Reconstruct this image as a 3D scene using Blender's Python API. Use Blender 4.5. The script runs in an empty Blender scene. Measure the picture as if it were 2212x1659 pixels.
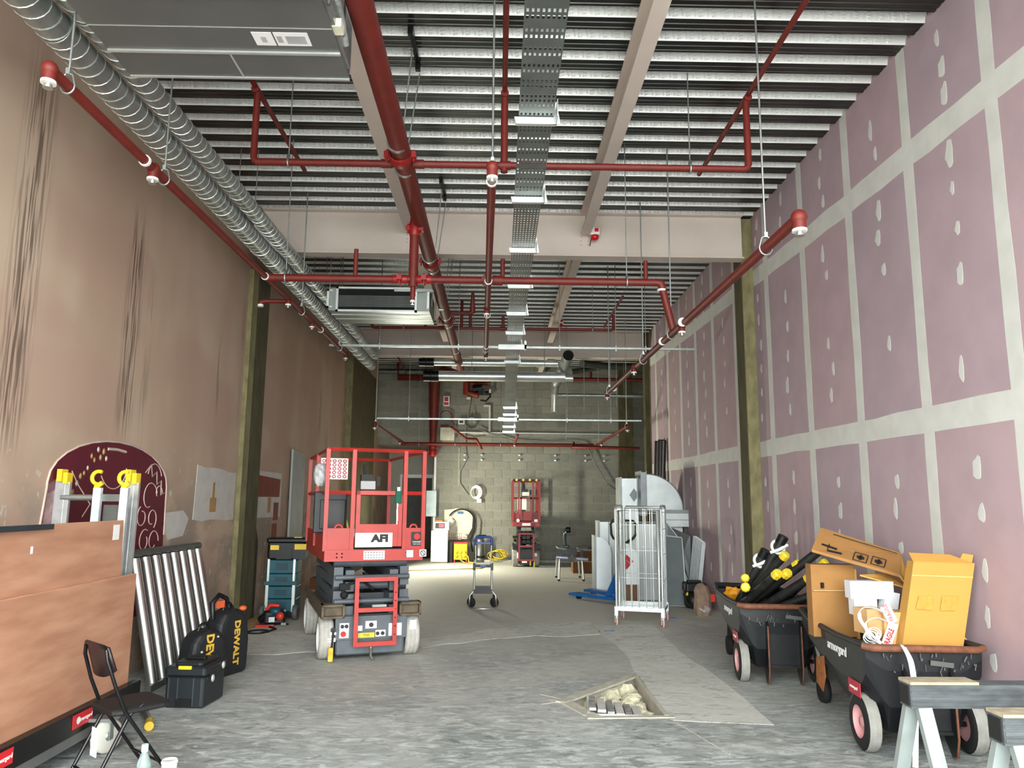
import bpy, bmesh, math, random
from mathutils import Vector, Matrix
random.seed(7)
PI = math.pi
C = bpy.context.scene.collection
S = bpy.context.scene

# ---------------------------------------------------------------- camera, sky, light, exposure
cd = bpy.data.cameras.new('camera'); cam = bpy.data.objects.new('camera', cd); C.objects.link(cam)
cd.sensor_fit = 'HORIZONTAL'; cd.sensor_width = 36.0; cd.lens = 36.0 * 1620 / 2212
cd.clip_start = 0.05; cd.clip_end = 200
def aim(vx, vy, roll, f, h):
    c, s = math.cos(roll), math.sin(roll)
    u, v = vx - 1106.0, vy - 829.5
    u, v = c * u + s * v, -s * u + c * v
    d = Vector((u / f, v / f, 1)).normalized()                 # world +Y seen in (unrolled) camera axes x right, y down, z forward
    Z = Vector((0, -d.z, d.y)).normalized(); X = d.cross(Z)
    W = Matrix((X, d, Z))                                      # camera axes -> world
    R2 = Matrix(((c, s, 0), (-s, c, 0), (0, 0, 1)))
    W = W @ R2
    right = W @ Vector((1, 0, 0)); up = W @ Vector((0, -1, 0)); back = W @ Vector((0, 0, -1))
    m = Matrix((right, up, back)).transposed().to_4x4(); m.translation = (0, 0, h)
    return m
cam.matrix_world = aim(1076, 1082, 0.008, 1620, 1.55)
S.camera = cam
S.view_settings.view_transform = 'Standard'; S.view_settings.look = 'None'
S.view_settings.gamma = 1; S.view_settings.use_curve_mapping = False
S.view_settings.exposure = 2.68
S.cycles.max_bounces = 16; S.cycles.diffuse_bounces = 10; S.cycles.glossy_bounces = 6
w = bpy.data.worlds.new('overcast sky'); S.world = w; w.use_nodes = True
bg = w.node_tree.nodes['Background']; bg.inputs[0].default_value = (0.94, 1.0, 0.985, 1); bg.inputs[1].default_value = 2.4
pl = bpy.data.lights.new('shopfront_portal', 'AREA'); pl.shape = 'RECTANGLE'; pl.size = 6.4; pl.size_y = 5.0
pl.cycles.is_portal = True
po = bpy.data.objects.new('shopfront_portal', pl); C.objects.link(po)
po.location = (0, -.85, 2.5); po.rotation_euler = (PI / 2, 0, 0)   # faces into the room (+Y)
def lamp(name, loc, power, size, col, rot=(0, 0, 0), sy=None):
    l = bpy.data.lights.new(name, 'AREA'); l.energy = power; l.size = size; l.color = col
    if sy: l.shape = 'RECTANGLE'; l.size_y = sy
    o = bpy.data.objects.new(name, l); C.objects.link(o); o.location = loc; o.rotation_euler = rot
    return o
# the upright work-light tube that stands by the far opening throws its glow on the floor and blocks there
lamp('tube_light_glow', (-2.19, 17.6, 1.36), 40, 0.12, (1.0, 0.975, 0.78), (PI / 2 - .08, 0, -PI * 0.53), 0.95)

# ---------------------------------------------------------------- materials
def lin(c):
    return tuple(((x / 255) / 12.92 if x / 255 <= 0.04045 else ((x / 255 + 0.055) / 1.055) ** 2.4) for x in c)
MC = {}
def M(name, col, rough=0.6, metal=0.0, var=0.12, scale=6.0, bump=0.0, bscale=40.0, stretch=None, spec=0.5, trans=0.0, emit=0.0, col2=None, mix=(0.35, 0.65), det=4):
    if name in MC: return MC[name]
    m = bpy.data.materials.new(name); m.use_nodes = True; MC[name] = m
    nt = m.node_tree; p = nt.nodes['Principled BSDF']
    p.inputs['Roughness'].default_value = rough; p.inputs['Metallic'].default_value = metal
    p.inputs['Specular IOR Level'].default_value = spec
    c = lin(col)
    a = tuple(min(1, x * (1 - var)) for x in c) + (1,); b = tuple(min(1, x * (1 + var)) for x in c) + (1,)
    if col2: a = c + (1,); b = lin(col2) + (1,)
    tc = nt.nodes.new('ShaderNodeTexCoord'); mp = nt.nodes.new('ShaderNodeMapping')
    nt.links.new(tc.outputs['Object'], mp.inputs[0])
    if stretch: mp.inputs['Scale'].default_value = stretch
    n = nt.nodes.new('ShaderNodeTexNoise'); n.inputs['Scale'].default_value = scale; n.inputs['Detail'].default_value = det
    nt.links.new(mp.outputs[0], n.inputs['Vector'])
    r = nt.nodes.new('ShaderNodeValToRGB'); r.color_ramp.elements[0].position = mix[0]; r.color_ramp.elements[1].position = mix[1]
    r.color_ramp.elements[0].color = a; r.color_ramp.elements[1].color = b
    nt.links.new(n.outputs[0], r.inputs[0]); nt.links.new(r.outputs[0], p.inputs['Base Color'])
    if bump:
        bn = nt.nodes.new('ShaderNodeTexNoise'); bn.inputs['Scale'].default_value = bscale
        nt.links.new(mp.outputs[0], bn.inputs['Vector'])
        bu = nt.nodes.new('ShaderNodeBump'); bu.inputs['Strength'].default_value = bump; bu.inputs['Distance'].default_value = 0.01
        nt.links.new(bn.outputs[0], bu.inputs['Height']); nt.links.new(bu.outputs[0], p.inputs['Normal'])
    if trans:
        p.inputs['Transmission Weight'].default_value = trans; p.inputs['IOR'].default_value = 1.33
    if emit:
        p.inputs['Emission Color'].default_value = c + (1,); p.inputs['Emission Strength'].default_value = emit
    return m
def nodes(m): return m.node_tree, m.node_tree.nodes['Principled BSDF']

# ---------------------------------------------------------------- mesh builder
class B:
    def __init__(s, off=(0, 0, 0)):
        s.v = []; s.f = []; s.sm = []; s.mi = []; s.off = Vector(off); s.cur = 0
    def add(s, vs, fs, smooth=False):
        k = len(s.v); s.v += [Vector(v) - s.off for v in vs]
        for f in fs: s.f.append([k + i for i in f]); s.sm.append(smooth); s.mi.append(s.cur)
        return s
    def hexa(s, p):                                            # 4 bottom ccw, 4 top ccw
        return s.add(p, [(3, 2, 1, 0), (4, 5, 6, 7), (0, 1, 5, 4), (1, 2, 6, 5), (2, 3, 7, 6), (3, 0, 4, 7)])
    def box(s, c, d, rz=0, rx=0, ry=0):
        x, y, z = d[0] / 2, d[1] / 2, d[2] / 2
        R = Matrix.Rotation(rz, 3, 'Z') @ Matrix.Rotation(ry, 3, 'Y') @ Matrix.Rotation(rx, 3, 'X'); c = Vector(c)
        return s.hexa([c + R @ Vector(q) for q in ((-x, -y, -z), (x, -y, -z), (x, y, -z), (-x, y, -z), (-x, -y, z), (x, -y, z), (x, y, z), (-x, y, z))])
    def bb(s, x0, x1, y0, y1, z0, z1):
        return s.box(((x0 + x1) / 2, (y0 + y1) / 2, (z0 + z1) / 2), (abs(x1 - x0), abs(y1 - y0), abs(z1 - z0)))
    def rbox(s, c, d, r=0.02, rz=0, rx=0, ry=0, seg=3):        # box with rounded vertical edges and chamfered top/bottom
        x, y, z = d[0] / 2, d[1] / 2, d[2] / 2; r = min(r, x * .99, y * .99); e = min(r * .5, z * .5)
        R = Matrix.Rotation(rz, 3, 'Z') @ Matrix.Rotation(ry, 3, 'Y') @ Matrix.Rotation(rx, 3, 'X'); c = Vector(c)
        def ring(ins, zz):
            o = []
            for (sx, sy, a0) in ((1, 1, 0), (-1, 1, 90), (-1, -1, 180), (1, -1, 270)):
                for k in range(seg + 1):
                    a = math.radians(a0 + 90 * k / seg); rr = r - ins
                    o.append(c + R @ Vector((sx * (x - r) + rr * math.cos(a), sy * (y - r) + rr * math.sin(a), zz)))
            return o
        rings = [ring(e, -z), ring(0, -z + e), ring(0, z - e), ring(e, z)]
        n = len(rings[0]); vs = sum(rings, []); fs = [tuple(reversed(range(n))), tuple(range(3 * n, 4 * n))]
        for k in range(3):
            for i in range(n):
                j = (i + 1) % n; fs.append((k * n + i, k * n + j, (k + 1) * n + j, (k + 1) * n + i))
        return s.add(vs, fs)
    def bar(s, p, q, wd, h, up=(0, 0, 1)):
        p, q = Vector(p), Vector(q); d = (q - p).normalized(); u = Vector(up)
        if abs(d.dot(u)) > .98: u = Vector((0, 1, 0))
        sd = d.cross(u).normalized() * wd / 2; uu = sd.cross(d).normalized() * h / 2
        return s.hexa([p - sd - uu, p + sd - uu, q + sd - uu, q - sd - uu, p - sd + uu, p + sd + uu, q + sd + uu, q - sd + uu])
    def tube(s, pts, r, n=10, cap=True, closed=False, smooth=True):
        pts = [Vector(p) for p in pts]; L = len(pts); rs = r if isinstance(r, (list, tuple)) else [r] * L
        tg = []
        for i in range(L):
            a = pts[(i - 1) % L] if (closed or i) else pts[0]; b = pts[(i + 1) % L] if (closed or i < L - 1) else pts[-1]
            t = (b - a); tg.append(t.normalized() if t.length > 1e-9 else Vector((0, 0, 1)))
        t = tg[0]; u = t.cross(Vector((0, 0, 1)))
        if u.length < .05: u = t.cross(Vector((0, 1, 0)))
        u.normalize(); vs = []; fs = []
        for i in range(L):
            t = tg[i]; u = (u - t * u.dot(t)); u.normalize(); wv = t.cross(u)
            k = 1.0
            if 0 < i < L - 1 or closed:
                a = (pts[i] - pts[i - 1]).normalized(); k = 1 / max(.5, a.dot(t))
            for j in range(n):
                an = 2 * PI * j / n; vs.append(pts[i] + (u * math.cos(an) + wv * math.sin(an)) * rs[i] * k)
        for i in range(L if closed else L - 1):
            i2 = (i + 1) % L
            for j in range(n):
                j2 = (j + 1) % n; fs.append((i * n + j, i * n + j2, i2 * n + j2, i2 * n + j))
        s.add(vs, fs, smooth)
        if cap and not closed:
            s.add(vs[:n], [tuple(reversed(range(n)))]); s.add(vs[-n:], [tuple(range(n))])
        return s
    def cyl(s, p, q, r, n=14, r2=None): return s.tube([p, q], [r, r if r2 is None else r2], n)
    def lathe(s, prof, c=(0, 0, 0), axis=(0, 0, 1), n=20, smooth=True):  # prof: (r, t) along axis
        c = Vector(c); a = Vector(axis).normalized(); u = a.cross(Vector((0, 0, 1)))
        if u.length < .05: u = a.cross(Vector((0, 1, 0)))
        u.normalize(); wv = a.cross(u); vs = []; fs = []
        for (r, t) in prof:
            for j in range(n):
                an = 2 * PI * j / n; vs.append(c + a * t + (u * math.cos(an) + wv * math.sin(an)) * max(r, 1e-4))
        for i in range(len(prof) - 1):
            for j in range(n):
                j2 = (j + 1) % n; fs.append((i * n + j, i * n + j2, (i + 1) * n + j2, (i + 1) * n + j))
        return s.add(vs, fs, smooth)
    def prism(s, poly, o, u, v, t):                            # polygon in (u,v) axes at o, extruded along vector t
        o, u, v, t = Vector(o), Vector(u), Vector(v), Vector(t); n = len(poly)
        a = [o + u * x + v * y for x, y in poly]; b = [p + t for p in a]
        fs = [tuple(reversed(range(n))), tuple(range(n, 2 * n))]
        if u.cross(v).dot(t) < 0: fs = [tuple(range(n)), tuple(reversed(range(n, 2 * n)))]; fs += [((i + 1) % n, i, n + i, n + (i + 1) % n) for i in range(n)]
        else: fs += [(i, (i + 1) % n, n + (i + 1) % n, n + i) for i in range(n)]
        return s.add(a + b, fs)
    def ball(s, c, r, sc=(1, 1, 1), nu=12, nv=8, jit=0):
        c = Vector(c); vs = []; fs = []
        for i in range(nv + 1):
            th = PI * i / nv
            for j in range(nu):
                ph = 2 * PI * j / nu; k = 1 + (random.uniform(-jit, jit) if 0 < i < nv else 0)
                vs.append(c + Vector((sc[0] * math.sin(th) * math.cos(ph), sc[1] * math.sin(th) * math.sin(ph), sc[2] * math.cos(th))) * r * k)
        for i in range(nv):
            for j in range(nu):
                j2 = (j + 1) % nu; fs.append((i * nu + j, (i + 1) * nu + j, (i + 1) * nu + j2, i * nu + j2))
        return s.add(vs, fs, jit == 0)
    def slot(s, k): s.cur = k; return s
    def mesh(s, name, mats):
        me = bpy.data.meshes.new(name); me.from_pydata(s.v, [], s.f); me.validate()
        for m in (mats if isinstance(mats, (list, tuple)) else [mats]): me.materials.append(m)
        if len(me.polygons) == len(s.sm):
            me.polygons.foreach_set('use_smooth', s.sm); me.polygons.foreach_set('material_index', s.mi)
        me.update(); return me
    def obj(s, name, mats, parent=None, **props):
        o = bpy.data.objects.new(name, s.mesh(name, mats)); C.objects.link(o)
        if parent: o.parent = parent
        for k, v in props.items(): o[k] = v
        return o
def thing(name, label, cat, loc=(0, 0, 0), rz=0, group=None):
    o = bpy.data.objects.new(name, None); C.objects.link(o); o.location = loc; o.rotation_euler = (0, 0, rz)
    o.empty_display_size = .1; o['label'] = label; o['category'] = cat
    if group: o['group'] = group
    return o
def tag(o, label, cat, group=None):
    o['label'] = label; o['category'] = cat
    if group: o['group'] = group
    return o
def struct(o): o['kind'] = 'structure'; return o
def rebase(o):                                                 # origin of a one-mesh thing to its base centre
    vs = [v.co for v in o.data.vertices]
    c = Vector((sum(v.x for v in vs) / len(vs), sum(v.y for v in vs) / len(vs), min(v.z for v in vs)))
    o.data.transform(Matrix.Translation(-c)); o.location = o.location + c; return o
def txt(s, size, mat, parent, p, u=(1, 0, 0), v=(0, 0, 1), name='lettering', ext=.001, align='CENTER', bold=0.0, sx=1.0):
    c = bpy.data.curves.new(name, 'FONT'); c.body = s; c.size = size; c.extrude = ext; c.align_x = align; c.align_y = 'CENTER'; c.resolution_u = 2
    c.offset = bold
    tmp = bpy.data.objects.new(name, c); me = bpy.data.meshes.new_from_object(tmp); bpy.data.objects.remove(tmp); bpy.data.curves.remove(c)
    me.materials.clear(); me.materials.append(mat); o = bpy.data.objects.new(name, me); C.objects.link(o); o.parent = parent
    u = Vector(u).normalized(); v = Vector(v).normalized(); m = Matrix((u * sx, v, u.cross(v))).transposed().to_4x4(); m.translation = p
    o.matrix_local = m; return o
def copy_tree(o, loc, rz=None, label=None):
    r = o.copy(); C.objects.link(r); r.location = loc
    if rz is not None: r.rotation_euler = (0, 0, rz)
    if label: r['label'] = label
    for ch in list(o.children):
        c = ch.copy(); C.objects.link(c); c.parent = r
        for g in list(ch.children):
            d = g.copy(); C.objects.link(d); d.parent = c
    return r
def arc(c, r, a0, a1, n, u=(1, 0, 0), v=(0, 0, 1)):
    c, u, v = Vector(c), Vector(u), Vector(v)
    return [c + u * r * math.cos(a0 + (a1 - a0) * i / n) + v * r * math.sin(a0 + (a1 - a0) * i / n) for i in range(n + 1)]
# ---------------------------------------------------------------- shared materials
galv = M('galvanised', (176, 182, 180), .38, .85, .12, 9, .05, 60)
galv_b = M('bright_galvanised', (225, 230, 228), .35, .7, .05, 9)
galv_d = M('dull_galvanised', (120, 124, 122), .45, .8, .12, 6)
steel = M('chrome_steel', (200, 200, 196), .36, .95, .06, 4)
red_p = M('red_pipe_paint', (104, 27, 18), .55, 0, .12, 10)
red_b = M('bright_red', (205, 52, 40), .4, 0, .08, 6)
white_p = M('white_plastic', (232, 232, 228), .4, 0, .03)
black_p = M('black_plastic', (12, 13, 14), .45, 0, .2, 12)
black_m = M('black_metal', (10, 10, 11), .35, .2, .2)
rubber = M('rubber', (16, 16, 16), .8, 0, .2, 10)
grey_rub = M('pale_rubber', (140, 138, 132), .8, 0, .14, 14, .2, 60)
yellow = M('yellow_plastic', (236, 200, 40), .4, 0, .05)
cream = M('beam_cream', (206, 194, 184), .6, 0, .04, 2, .04, 80)
paper = M('paper', (230, 230, 230), .7, 0, .02)
dark_in = M('dark_interior', (12, 12, 12), .9)
blue = M('blue_paint', (24, 92, 160), .4, 0, .1)

# ---------------------------------------------------------------- floor
def floor_mat(name, c1, c2, c3, spots=True):
    m = bpy.data.materials.new(name); m.use_nodes = True; nt, p = nodes(m); N = nt.nodes; L = nt.links
    tc = N.new('ShaderNodeTexCoord'); P = tc.outputs['Object']
    def noise(sc, det=6, rough=.6, stretch=None, rot=0, dist=0):
        mp = N.new('ShaderNodeMapping'); L.new(P, mp.inputs[0])
        if stretch: mp.inputs['Scale'].default_value = stretch
        mp.inputs['Rotation'].default_value = (0, 0, rot)
        n = N.new('ShaderNodeTexNoise'); n.inputs['Scale'].default_value = sc; n.inputs['Detail'].default_value = det
        n.inputs['Roughness'].default_value = rough; n.inputs['Distortion'].default_value = dist; L.new(mp.outputs[0], n.inputs['Vector']); return n.outputs[0]
    def ramp(x, a, b, ca, cb):
        r = N.new('ShaderNodeValToRGB'); r.color_ramp.elements[0].position = a; r.color_ramp.elements[1].position = b
        r.color_ramp.elements[0].color = ca; r.color_ramp.elements[1].color = cb; L.new(x, r.inputs[0]); return r.outputs[0]
    def mix(f, a, b):
        x = N.new('ShaderNodeMix'); x.data_type = 'RGBA'
        if hasattr(f, 'links') or not isinstance(f, (int, float)): L.new(f, x.inputs[0])
        else: x.inputs[0].default_value = f
        L.new(a, x.inputs[6])
        if isinstance(b, tuple): x.inputs[7].default_value = b
        else: L.new(b, x.inputs[7])
        return x.outputs[2]
    K = lambda c: lin(c) + (1,)
    base = ramp(noise(1.1, 8, .65, None, 0, .6), .38, .62, K(c1), K(c2))
    scuff = ramp(noise(4.5, 9, .74, (1.0, 2.4, 1), .35, 1.4), .47, .66, (0, 0, 0, 1), (1, 1, 1, 1))
    col = mix(scuff, base, K(c3))
    dark = ramp(noise(3.6, 8, .72, (1.0, 2.2, 1), -.5, 1.8), .52, .68, (0, 0, 0, 1), (.75, .75, .75, 1))
    col = mix(dark, col, K(tuple(x * .6 for x in c1)))
    if spots:
        sp = ramp(noise(38, 3, .5), .70, .735, (0, 0, 0, 1), (.8, .8, .8, 1)); col = mix(sp, col, K((196, 198, 196)))
        far = N.new('ShaderNodeSeparateXYZ'); L.new(P, far.inputs[0])   # pale cement dust at the back, carried forward to stand in for missing light
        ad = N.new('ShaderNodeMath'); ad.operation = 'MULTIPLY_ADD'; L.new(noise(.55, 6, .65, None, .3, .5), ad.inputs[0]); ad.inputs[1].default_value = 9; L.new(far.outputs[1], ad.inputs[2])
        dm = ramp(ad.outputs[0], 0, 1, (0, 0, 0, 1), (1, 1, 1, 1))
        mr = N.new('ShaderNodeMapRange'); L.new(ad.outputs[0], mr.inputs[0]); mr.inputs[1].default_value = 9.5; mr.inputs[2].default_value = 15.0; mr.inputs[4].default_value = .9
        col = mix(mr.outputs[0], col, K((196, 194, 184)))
    L.new(col, p.inputs['Base Color']); p.inputs['Roughness'].default_value = .68; p.inputs['Specular IOR Level'].default_value = .3
    bu = N.new('ShaderNodeBump'); bu.inputs['Strength'].default_value = .22; bu.inputs['Distance'].default_value = .006
    L.new(noise(30, 6, .7), bu.inputs['Height']); L.new(bu.outputs[0], p.inputs['Normal']); return m
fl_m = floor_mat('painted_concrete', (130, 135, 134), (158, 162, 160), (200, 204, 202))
scr_m = floor_mat('pale_screed', (196, 196, 188), (206, 206, 198), (214, 214, 207), False)
PA, PB, PC, PD = (.56, 6.22), (1.24, 7.05), (1.235, 5.80), (.72, 5.76)
b = B()
def qd(*ps): b.add([(x, y, 0) for x, y in ps], [tuple(range(len(ps)))])
X0, X1, Y0, Y1 = -3.45, 7.0, -.8, 22.6
qd((X0, Y0), (X1, Y0), PC, PD); qd((X1, Y0), (X1, Y1), PB, PC); qd((X1, Y1), (X0, Y1), PA, PB); qd((X0, Y1), (X0, Y0), PD, PA)
for f in b.f:                                                  # faces look up
    a = b.v[f[1]] - b.v[f[0]]; c = b.v[f[2]] - b.v[f[0]]
    if a.cross(c).z < 0: f.reverse()
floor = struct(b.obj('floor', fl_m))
pit_m = M('pit_cement', (176, 172, 158), .9, 0, .12, 12, .4, 30)
b = B(); ps = [PA, PD, PC, PB]; vs = [(x, y, 0) for x, y in ps] + [(x, y, -.3) for x, y in ps]
b.add(vs, [(0, 1, 5, 4), (1, 2, 6, 5), (2, 3, 7, 6), (3, 0, 4, 7), (4, 5, 6, 7)])
b.obj('pit_lining', pit_m, floor)
b = B()                                                        # broken cement lip round the pit, left and right kerb
b.bar((.50, 6.14, .004), (1.24, 7.06, .004), .09, .016); b.bar((1.25, 7.06, .004), (1.25, 5.78, .004), .03, .012); b.bar((.66, 5.73, .003), (1.3, 5.76, .003), .05, .01); b.bar((.53, 6.2, .003), (.72, 5.74, .003), .1, .012)
b.obj('cement_lip', pit_m, floor)
def patch(name, pts, z=.0025):
    bb_ = B(); bb_.prism(pts, (0, 0, .0004), (1, 0, 0), (0, 1, 0), (0, 0, z)); return bb_.obj(name, scr_m, floor)
def wob(pts, a=.04):                                           # ragged outline
    out = []
    for i in range(len(pts)):
        p, q = pts[i], pts[(i + 1) % len(pts)]; L_ = math.hypot(q[0] - p[0], q[1] - p[1]); n = max(1, int(L_ / .22))
        for k in range(n): t = k / n; out.append((p[0] + (q[0] - p[0]) * t + random.uniform(-a, a) * .5, p[1] + (q[1] - p[1]) * t + random.uniform(-a, a)))
    return out
patch('screed_patch', wob([(1.275, 5.70), (1.98, 5.57), (2.0, 6.5), (1.93, 8.2), (2.0, 9.9), (1.2, 9.9), (1.33, 8.0), (1.275, 7.1)], .03))
patch('screed_patch', wob([(-.75, 8.35), (.2, 8.95), (1.25, 9.2), (1.2, 10.1), (.5, 9.95), (-.7, 9.0), (-1.0, 8.8)], .09))
patch('screed_patch', wob([(-2.9, 7.9), (-2.0, 8.0), (-1.2, 8.4), (-1.4, 9.2), (-2.5, 9.3), (-2.95, 9.0)], .07))
b = B(); b.bar((1.24, 5.8, .001), (1.46, 4.95, .001), .008, .004); b.bar((.53, 6.2, .001), (.35, 6.1, .001), .01, .004); b.bar((.53, 6.25, .001), (.36, 6.4, .001), .008, .004)
b.obj('saw_cut_line', pit_m, floor)

# pit contents
lump_m = M('insulation_lumps', (196, 190, 164), .95, 0, .18, 14, .5, 40)
for i, (x, y, z, r) in enumerate([(1.13, 6.85, -.08, .09), (1.0, 6.72, -.09, .09), (1.16, 6.66, -.1, .08), (1.1, 6.5, -.09, .085), (.98, 6.52, -.11, .08), (.86, 6.5, -.1, .08), (1.16, 6.32, -.1, .075), (1.06, 6.32, -.08, .06), (1.17, 6.14, -.1, .065), (1.09, 6.0, -.11, .06), (1.17, 5.93, -.1, .055), (.76, 6.38, -.08, .07), (1.06, 6.17, -.13, .055)]):
    b = B(); b.ball((0, 0, 0), r, (1.1, .9, .72), 9, 6, .24); o = b.obj('insulation_lump', lump_m); o.location = (x, y, z); o.rotation_euler = (0, 0, i * 1.3)
    tag(o, 'crumbled cream insulation lump lying in the square pit in the floor', 'rubble', 'cream lumps in the floor pit')
b = B(); b.box((.85, 6.05, -.27), (.7, .9, .05)); o = rebase(b.obj('pit_rubble', lump_m)); o['kind'] = 'stuff'; o['label'] = 'loose crumbs covering the bottom of the floor pit'; o['category'] = 'rubble'
t = thing('slatted_tray', 'grey and white slatted plastic tray propped inside the floor pit', 'tray', (.90, 6.06, -.185), math.radians(-6))
wm1 = M('weathered_slat', (150, 150, 146), .7, 0, .3, 14); wm2 = M('pale_slat', (206, 206, 202), .6, 0, .1, 14)
for k in range(6):
    b = B(); b.box((-.16 + k * .068, 0, .2 - k * .012), (.06 if k % 2 else .05, .5, .02), 0, math.radians(-5)); b.obj('slat', wm2 if k % 2 else wm1, t)
b = B(); b.box((.01, -.245, .165), (.40, .02, .05)); b.box((-.19, 0, .15), (.02, .5, .09)); b.box((.01, .2, .06), (.36, .03, .12)); b.obj('frame', wm2, t)
b = B(); b.box((.0, -.257, .168), (.08, .004, .03)); b.obj('label', M('pale_blue_label', (170, 205, 225), .5), t)

# ---------------------------------------------------------------- left wall (plaster, stained) with columns, patches and old mural
def plaster():
    m = bpy.data.materials.new('stained_plaster'); m.use_nodes = True; nt, p = nodes(m); N = nt.nodes; L = nt.links
    tc = N.new('ShaderNodeTexCoord'); sp = N.new('ShaderNodeSeparateXYZ'); L.new(tc.outputs['Object'], sp.inputs[0])
    def noise(sc, st, det=5, dist=0):
        mp = N.new('ShaderNodeMapping'); mp.inputs['Scale'].default_value = st; L.new(tc.outputs['Object'], mp.inputs[0])
        n = N.new('ShaderNodeTexNoise'); n.inputs['Scale'].default_value = sc; n.inputs['Detail'].default_value = det; n.inputs['Distortion'].default_value = dist; L.new(mp.outputs[0], n.inputs['Vector']); return n.outputs[0]
    def mth(op, a, b_=None, c=None):
        n = N.new('ShaderNodeMath'); n.operation = op
        for i, x in enumerate((a, b_, c)):
            if x is None: continue
            if isinstance(x, (int, float)): n.inputs[i].default_value = x
            else: L.new(x, n.inputs[i])
        return n.outputs[0]
    def mr(x, a, b_, c=0, d=1):
        n = N.new('ShaderNodeMapRange'); n.interpolation_type = 'SMOOTHSTEP'; L.new(x, n.inputs[0])
        for i, q in enumerate((a, b_, c, d)): n.inputs[i + 1].default_value = q
        return n.outputs[0]
    def mix(f, a, b_):
        x = N.new('ShaderNodeMix'); x.data_type = 'RGBA'; L.new(f, x.inputs[0])
        for i, q in ((6, a), (7, b_)):
            if isinstance(q, tuple): x.inputs[i].default_value = q
            else: L.new(q, x.inputs[i])
        return x.outputs[2]
    K = lambda c: lin(c) + (1,)
    col = mix(mr(noise(.9, (1, 1, .35), 3), .35, .65), K((176, 151, 131)), K((190, 168, 148)))
    col = mix(mr(noise(.6, (1, .8, 1.6), 2), .45, .6, 0, .6), col, K((176, 146, 130)))
    ys, zs = sp.outputs[1], sp.outputs[2]
    streak = noise(16, (1, 2.4, .09), 8)
    for y0, wd, z0, z1, amt in ((6.52, .2, 1.9, 4.3, .85), (5.0, .24, 1.7, 4.8, .75), (8.62, .06, 2.4, 3.6, .7), (9.35, .08, 2.2, 4.4, .3), (6.85, .1, 1.9, 3.8, .35), (10.9, .7, 0, 1.6, .5), (13.6, .15, 2.4, 3.8, .6), (14.2, .15, 2.0, 3.2, .5)):
        d = mth('ABSOLUTE', mth('SUBTRACT', ys, y0))
        f = mth('MULTIPLY', mr(d, wd, wd * .1), mth('MULTIPLY', mr(zs, z0, z0 + .5), mr(zs, z1, z1 - .6)))
        f = mth('MULTIPLY', f, mr(streak, .45, .57, 0, amt)); col = mix(f, col, K((66, 54, 44)))
    f = mth('MULTIPLY', mr(zs, 2.0, 1.2, 0, .8), mr(noise(1.6, (1, 1, 1.4), 6), .42, .6)); col = mix(f, col, K((138, 128, 116)))
    f = mth('MULTIPLY', mr(noise(14, (1, 1, .7), 5), .64, .7), mr(zs, 2.2, 1.5)); col = mix(f, col, K((196, 188, 176)))
    L.new(col, p.inputs['Base Color']); p.inputs['Roughness'].default_value = .8; p.inputs['Specular IOR Level'].default_value = .25
    bu = N.new('ShaderNodeBump'); bu.inputs['Strength'].default_value = .15; bu.inputs['Distance'].default_value = .01; L.new(noise(16, (1, 1, .5), 5), bu.inputs['Height']); L.new(bu.outputs[0], p.inputs['Normal'])
    return m
pla = plaster()
b = B(); b.bb(-3.45, -3.25, -.8, 22.6, -.02, 5.4); wall_l = struct(b.obj('wall_left', pla))
rw = M('rockwool_shaded', (80, 75, 50), .95, 0, .22, 9, .5, 50, (1, 1, .35)); rw_lit = M('rockwool_lit', (122, 115, 82), .95, 0, .2, 12, .5, 50, (1, 1, .5))  # same wool twice: sides darkened as shaded, front strips paler as lit
b = B(); b.bb(-3.25, -3.13, 9.47, 9.95, 0, 4.56); b.slot(1).bb(-3.25, -3.19, 9.45, 9.47, .25, 4.5); struct(b.obj('trim_1', [rw, rw_lit]))
b = B(); b.bb(-3.25, -3.1, 15.75, 18.7, 0, 4.56); b.slot(1).bb(-3.25, -3.1, 15.72, 15.75, 0, 4.56); struct(b.obj('trim_2', [rw, rw_lit]))
wp = M('white_plaster_patch', (196, 192, 186), .8, 0, .06, 7, .05, 30); maroon = M('maroon_paint', (92, 20, 38), .55, 0, .1, 5); rust = M('rust_red_panel', (122, 40, 30), .7, 0, .1, 5)
ochre = M('ochre_patch', (168, 132, 88), .8, 0, .12); line_m = M('chalky_line', (200, 178, 164), .8)
def wl(name, mat, poly, t=.004, x=-3.25):                      # thin layer on the left wall; poly in (y, z)
    bb_ = B(); bb_.prism(poly, (x, 0, 0), (0, 1, 0), (0, 0, 1), (t, 0, 0)); return bb_.obj(name, mat, wall_l)
wl('plaster_patch', wp, wob([(8.16, 1.32), (9.4, 1.29), (9.4, 1.87), (8.2, 1.9)], .012))
wl('plaster_patch', wp, wob([(7.45, 1.3), (7.6, 1.12), (7.95, 1.15), (8.05, 1.32), (7.9, 1.42), (7.5, 1.42)], .03))
wl('ochre_patch', ochre, [(8.6, 1.4), (8.8, 1.4), (8.8, 1.56), (8.74, 1.56), (8.73, 1.74), (8.67, 1.72), (8.66, 1.56), (8.6, 1.56)], .006)
wl('plaster_patch', wp, [(9.95, 1.3), (11.4, 1.29), (11.4, 1.93), (9.95, 1.93)])
wl('painted_panel', rust, [(9.96, 1.58), (11.3, 1.58), (11.32, 1.84), (9.96, 1.88)], .007)
wl('painted_panel', rust, [(11.05, 1.25), (11.28, 1.25), (11.28, 1.5), (11.05, 1.5)], .007); wl('painted_panel', rust, [(11.02, .95), (11.25, .95), (11.25, 1.2), (11.02, 1.2)], .007)
wl('ochre_patch', ochre, [(10.75, 1.36), (10.9, 1.36), (10.9, 1.57), (10.75, 1.57)], .006)
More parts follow.
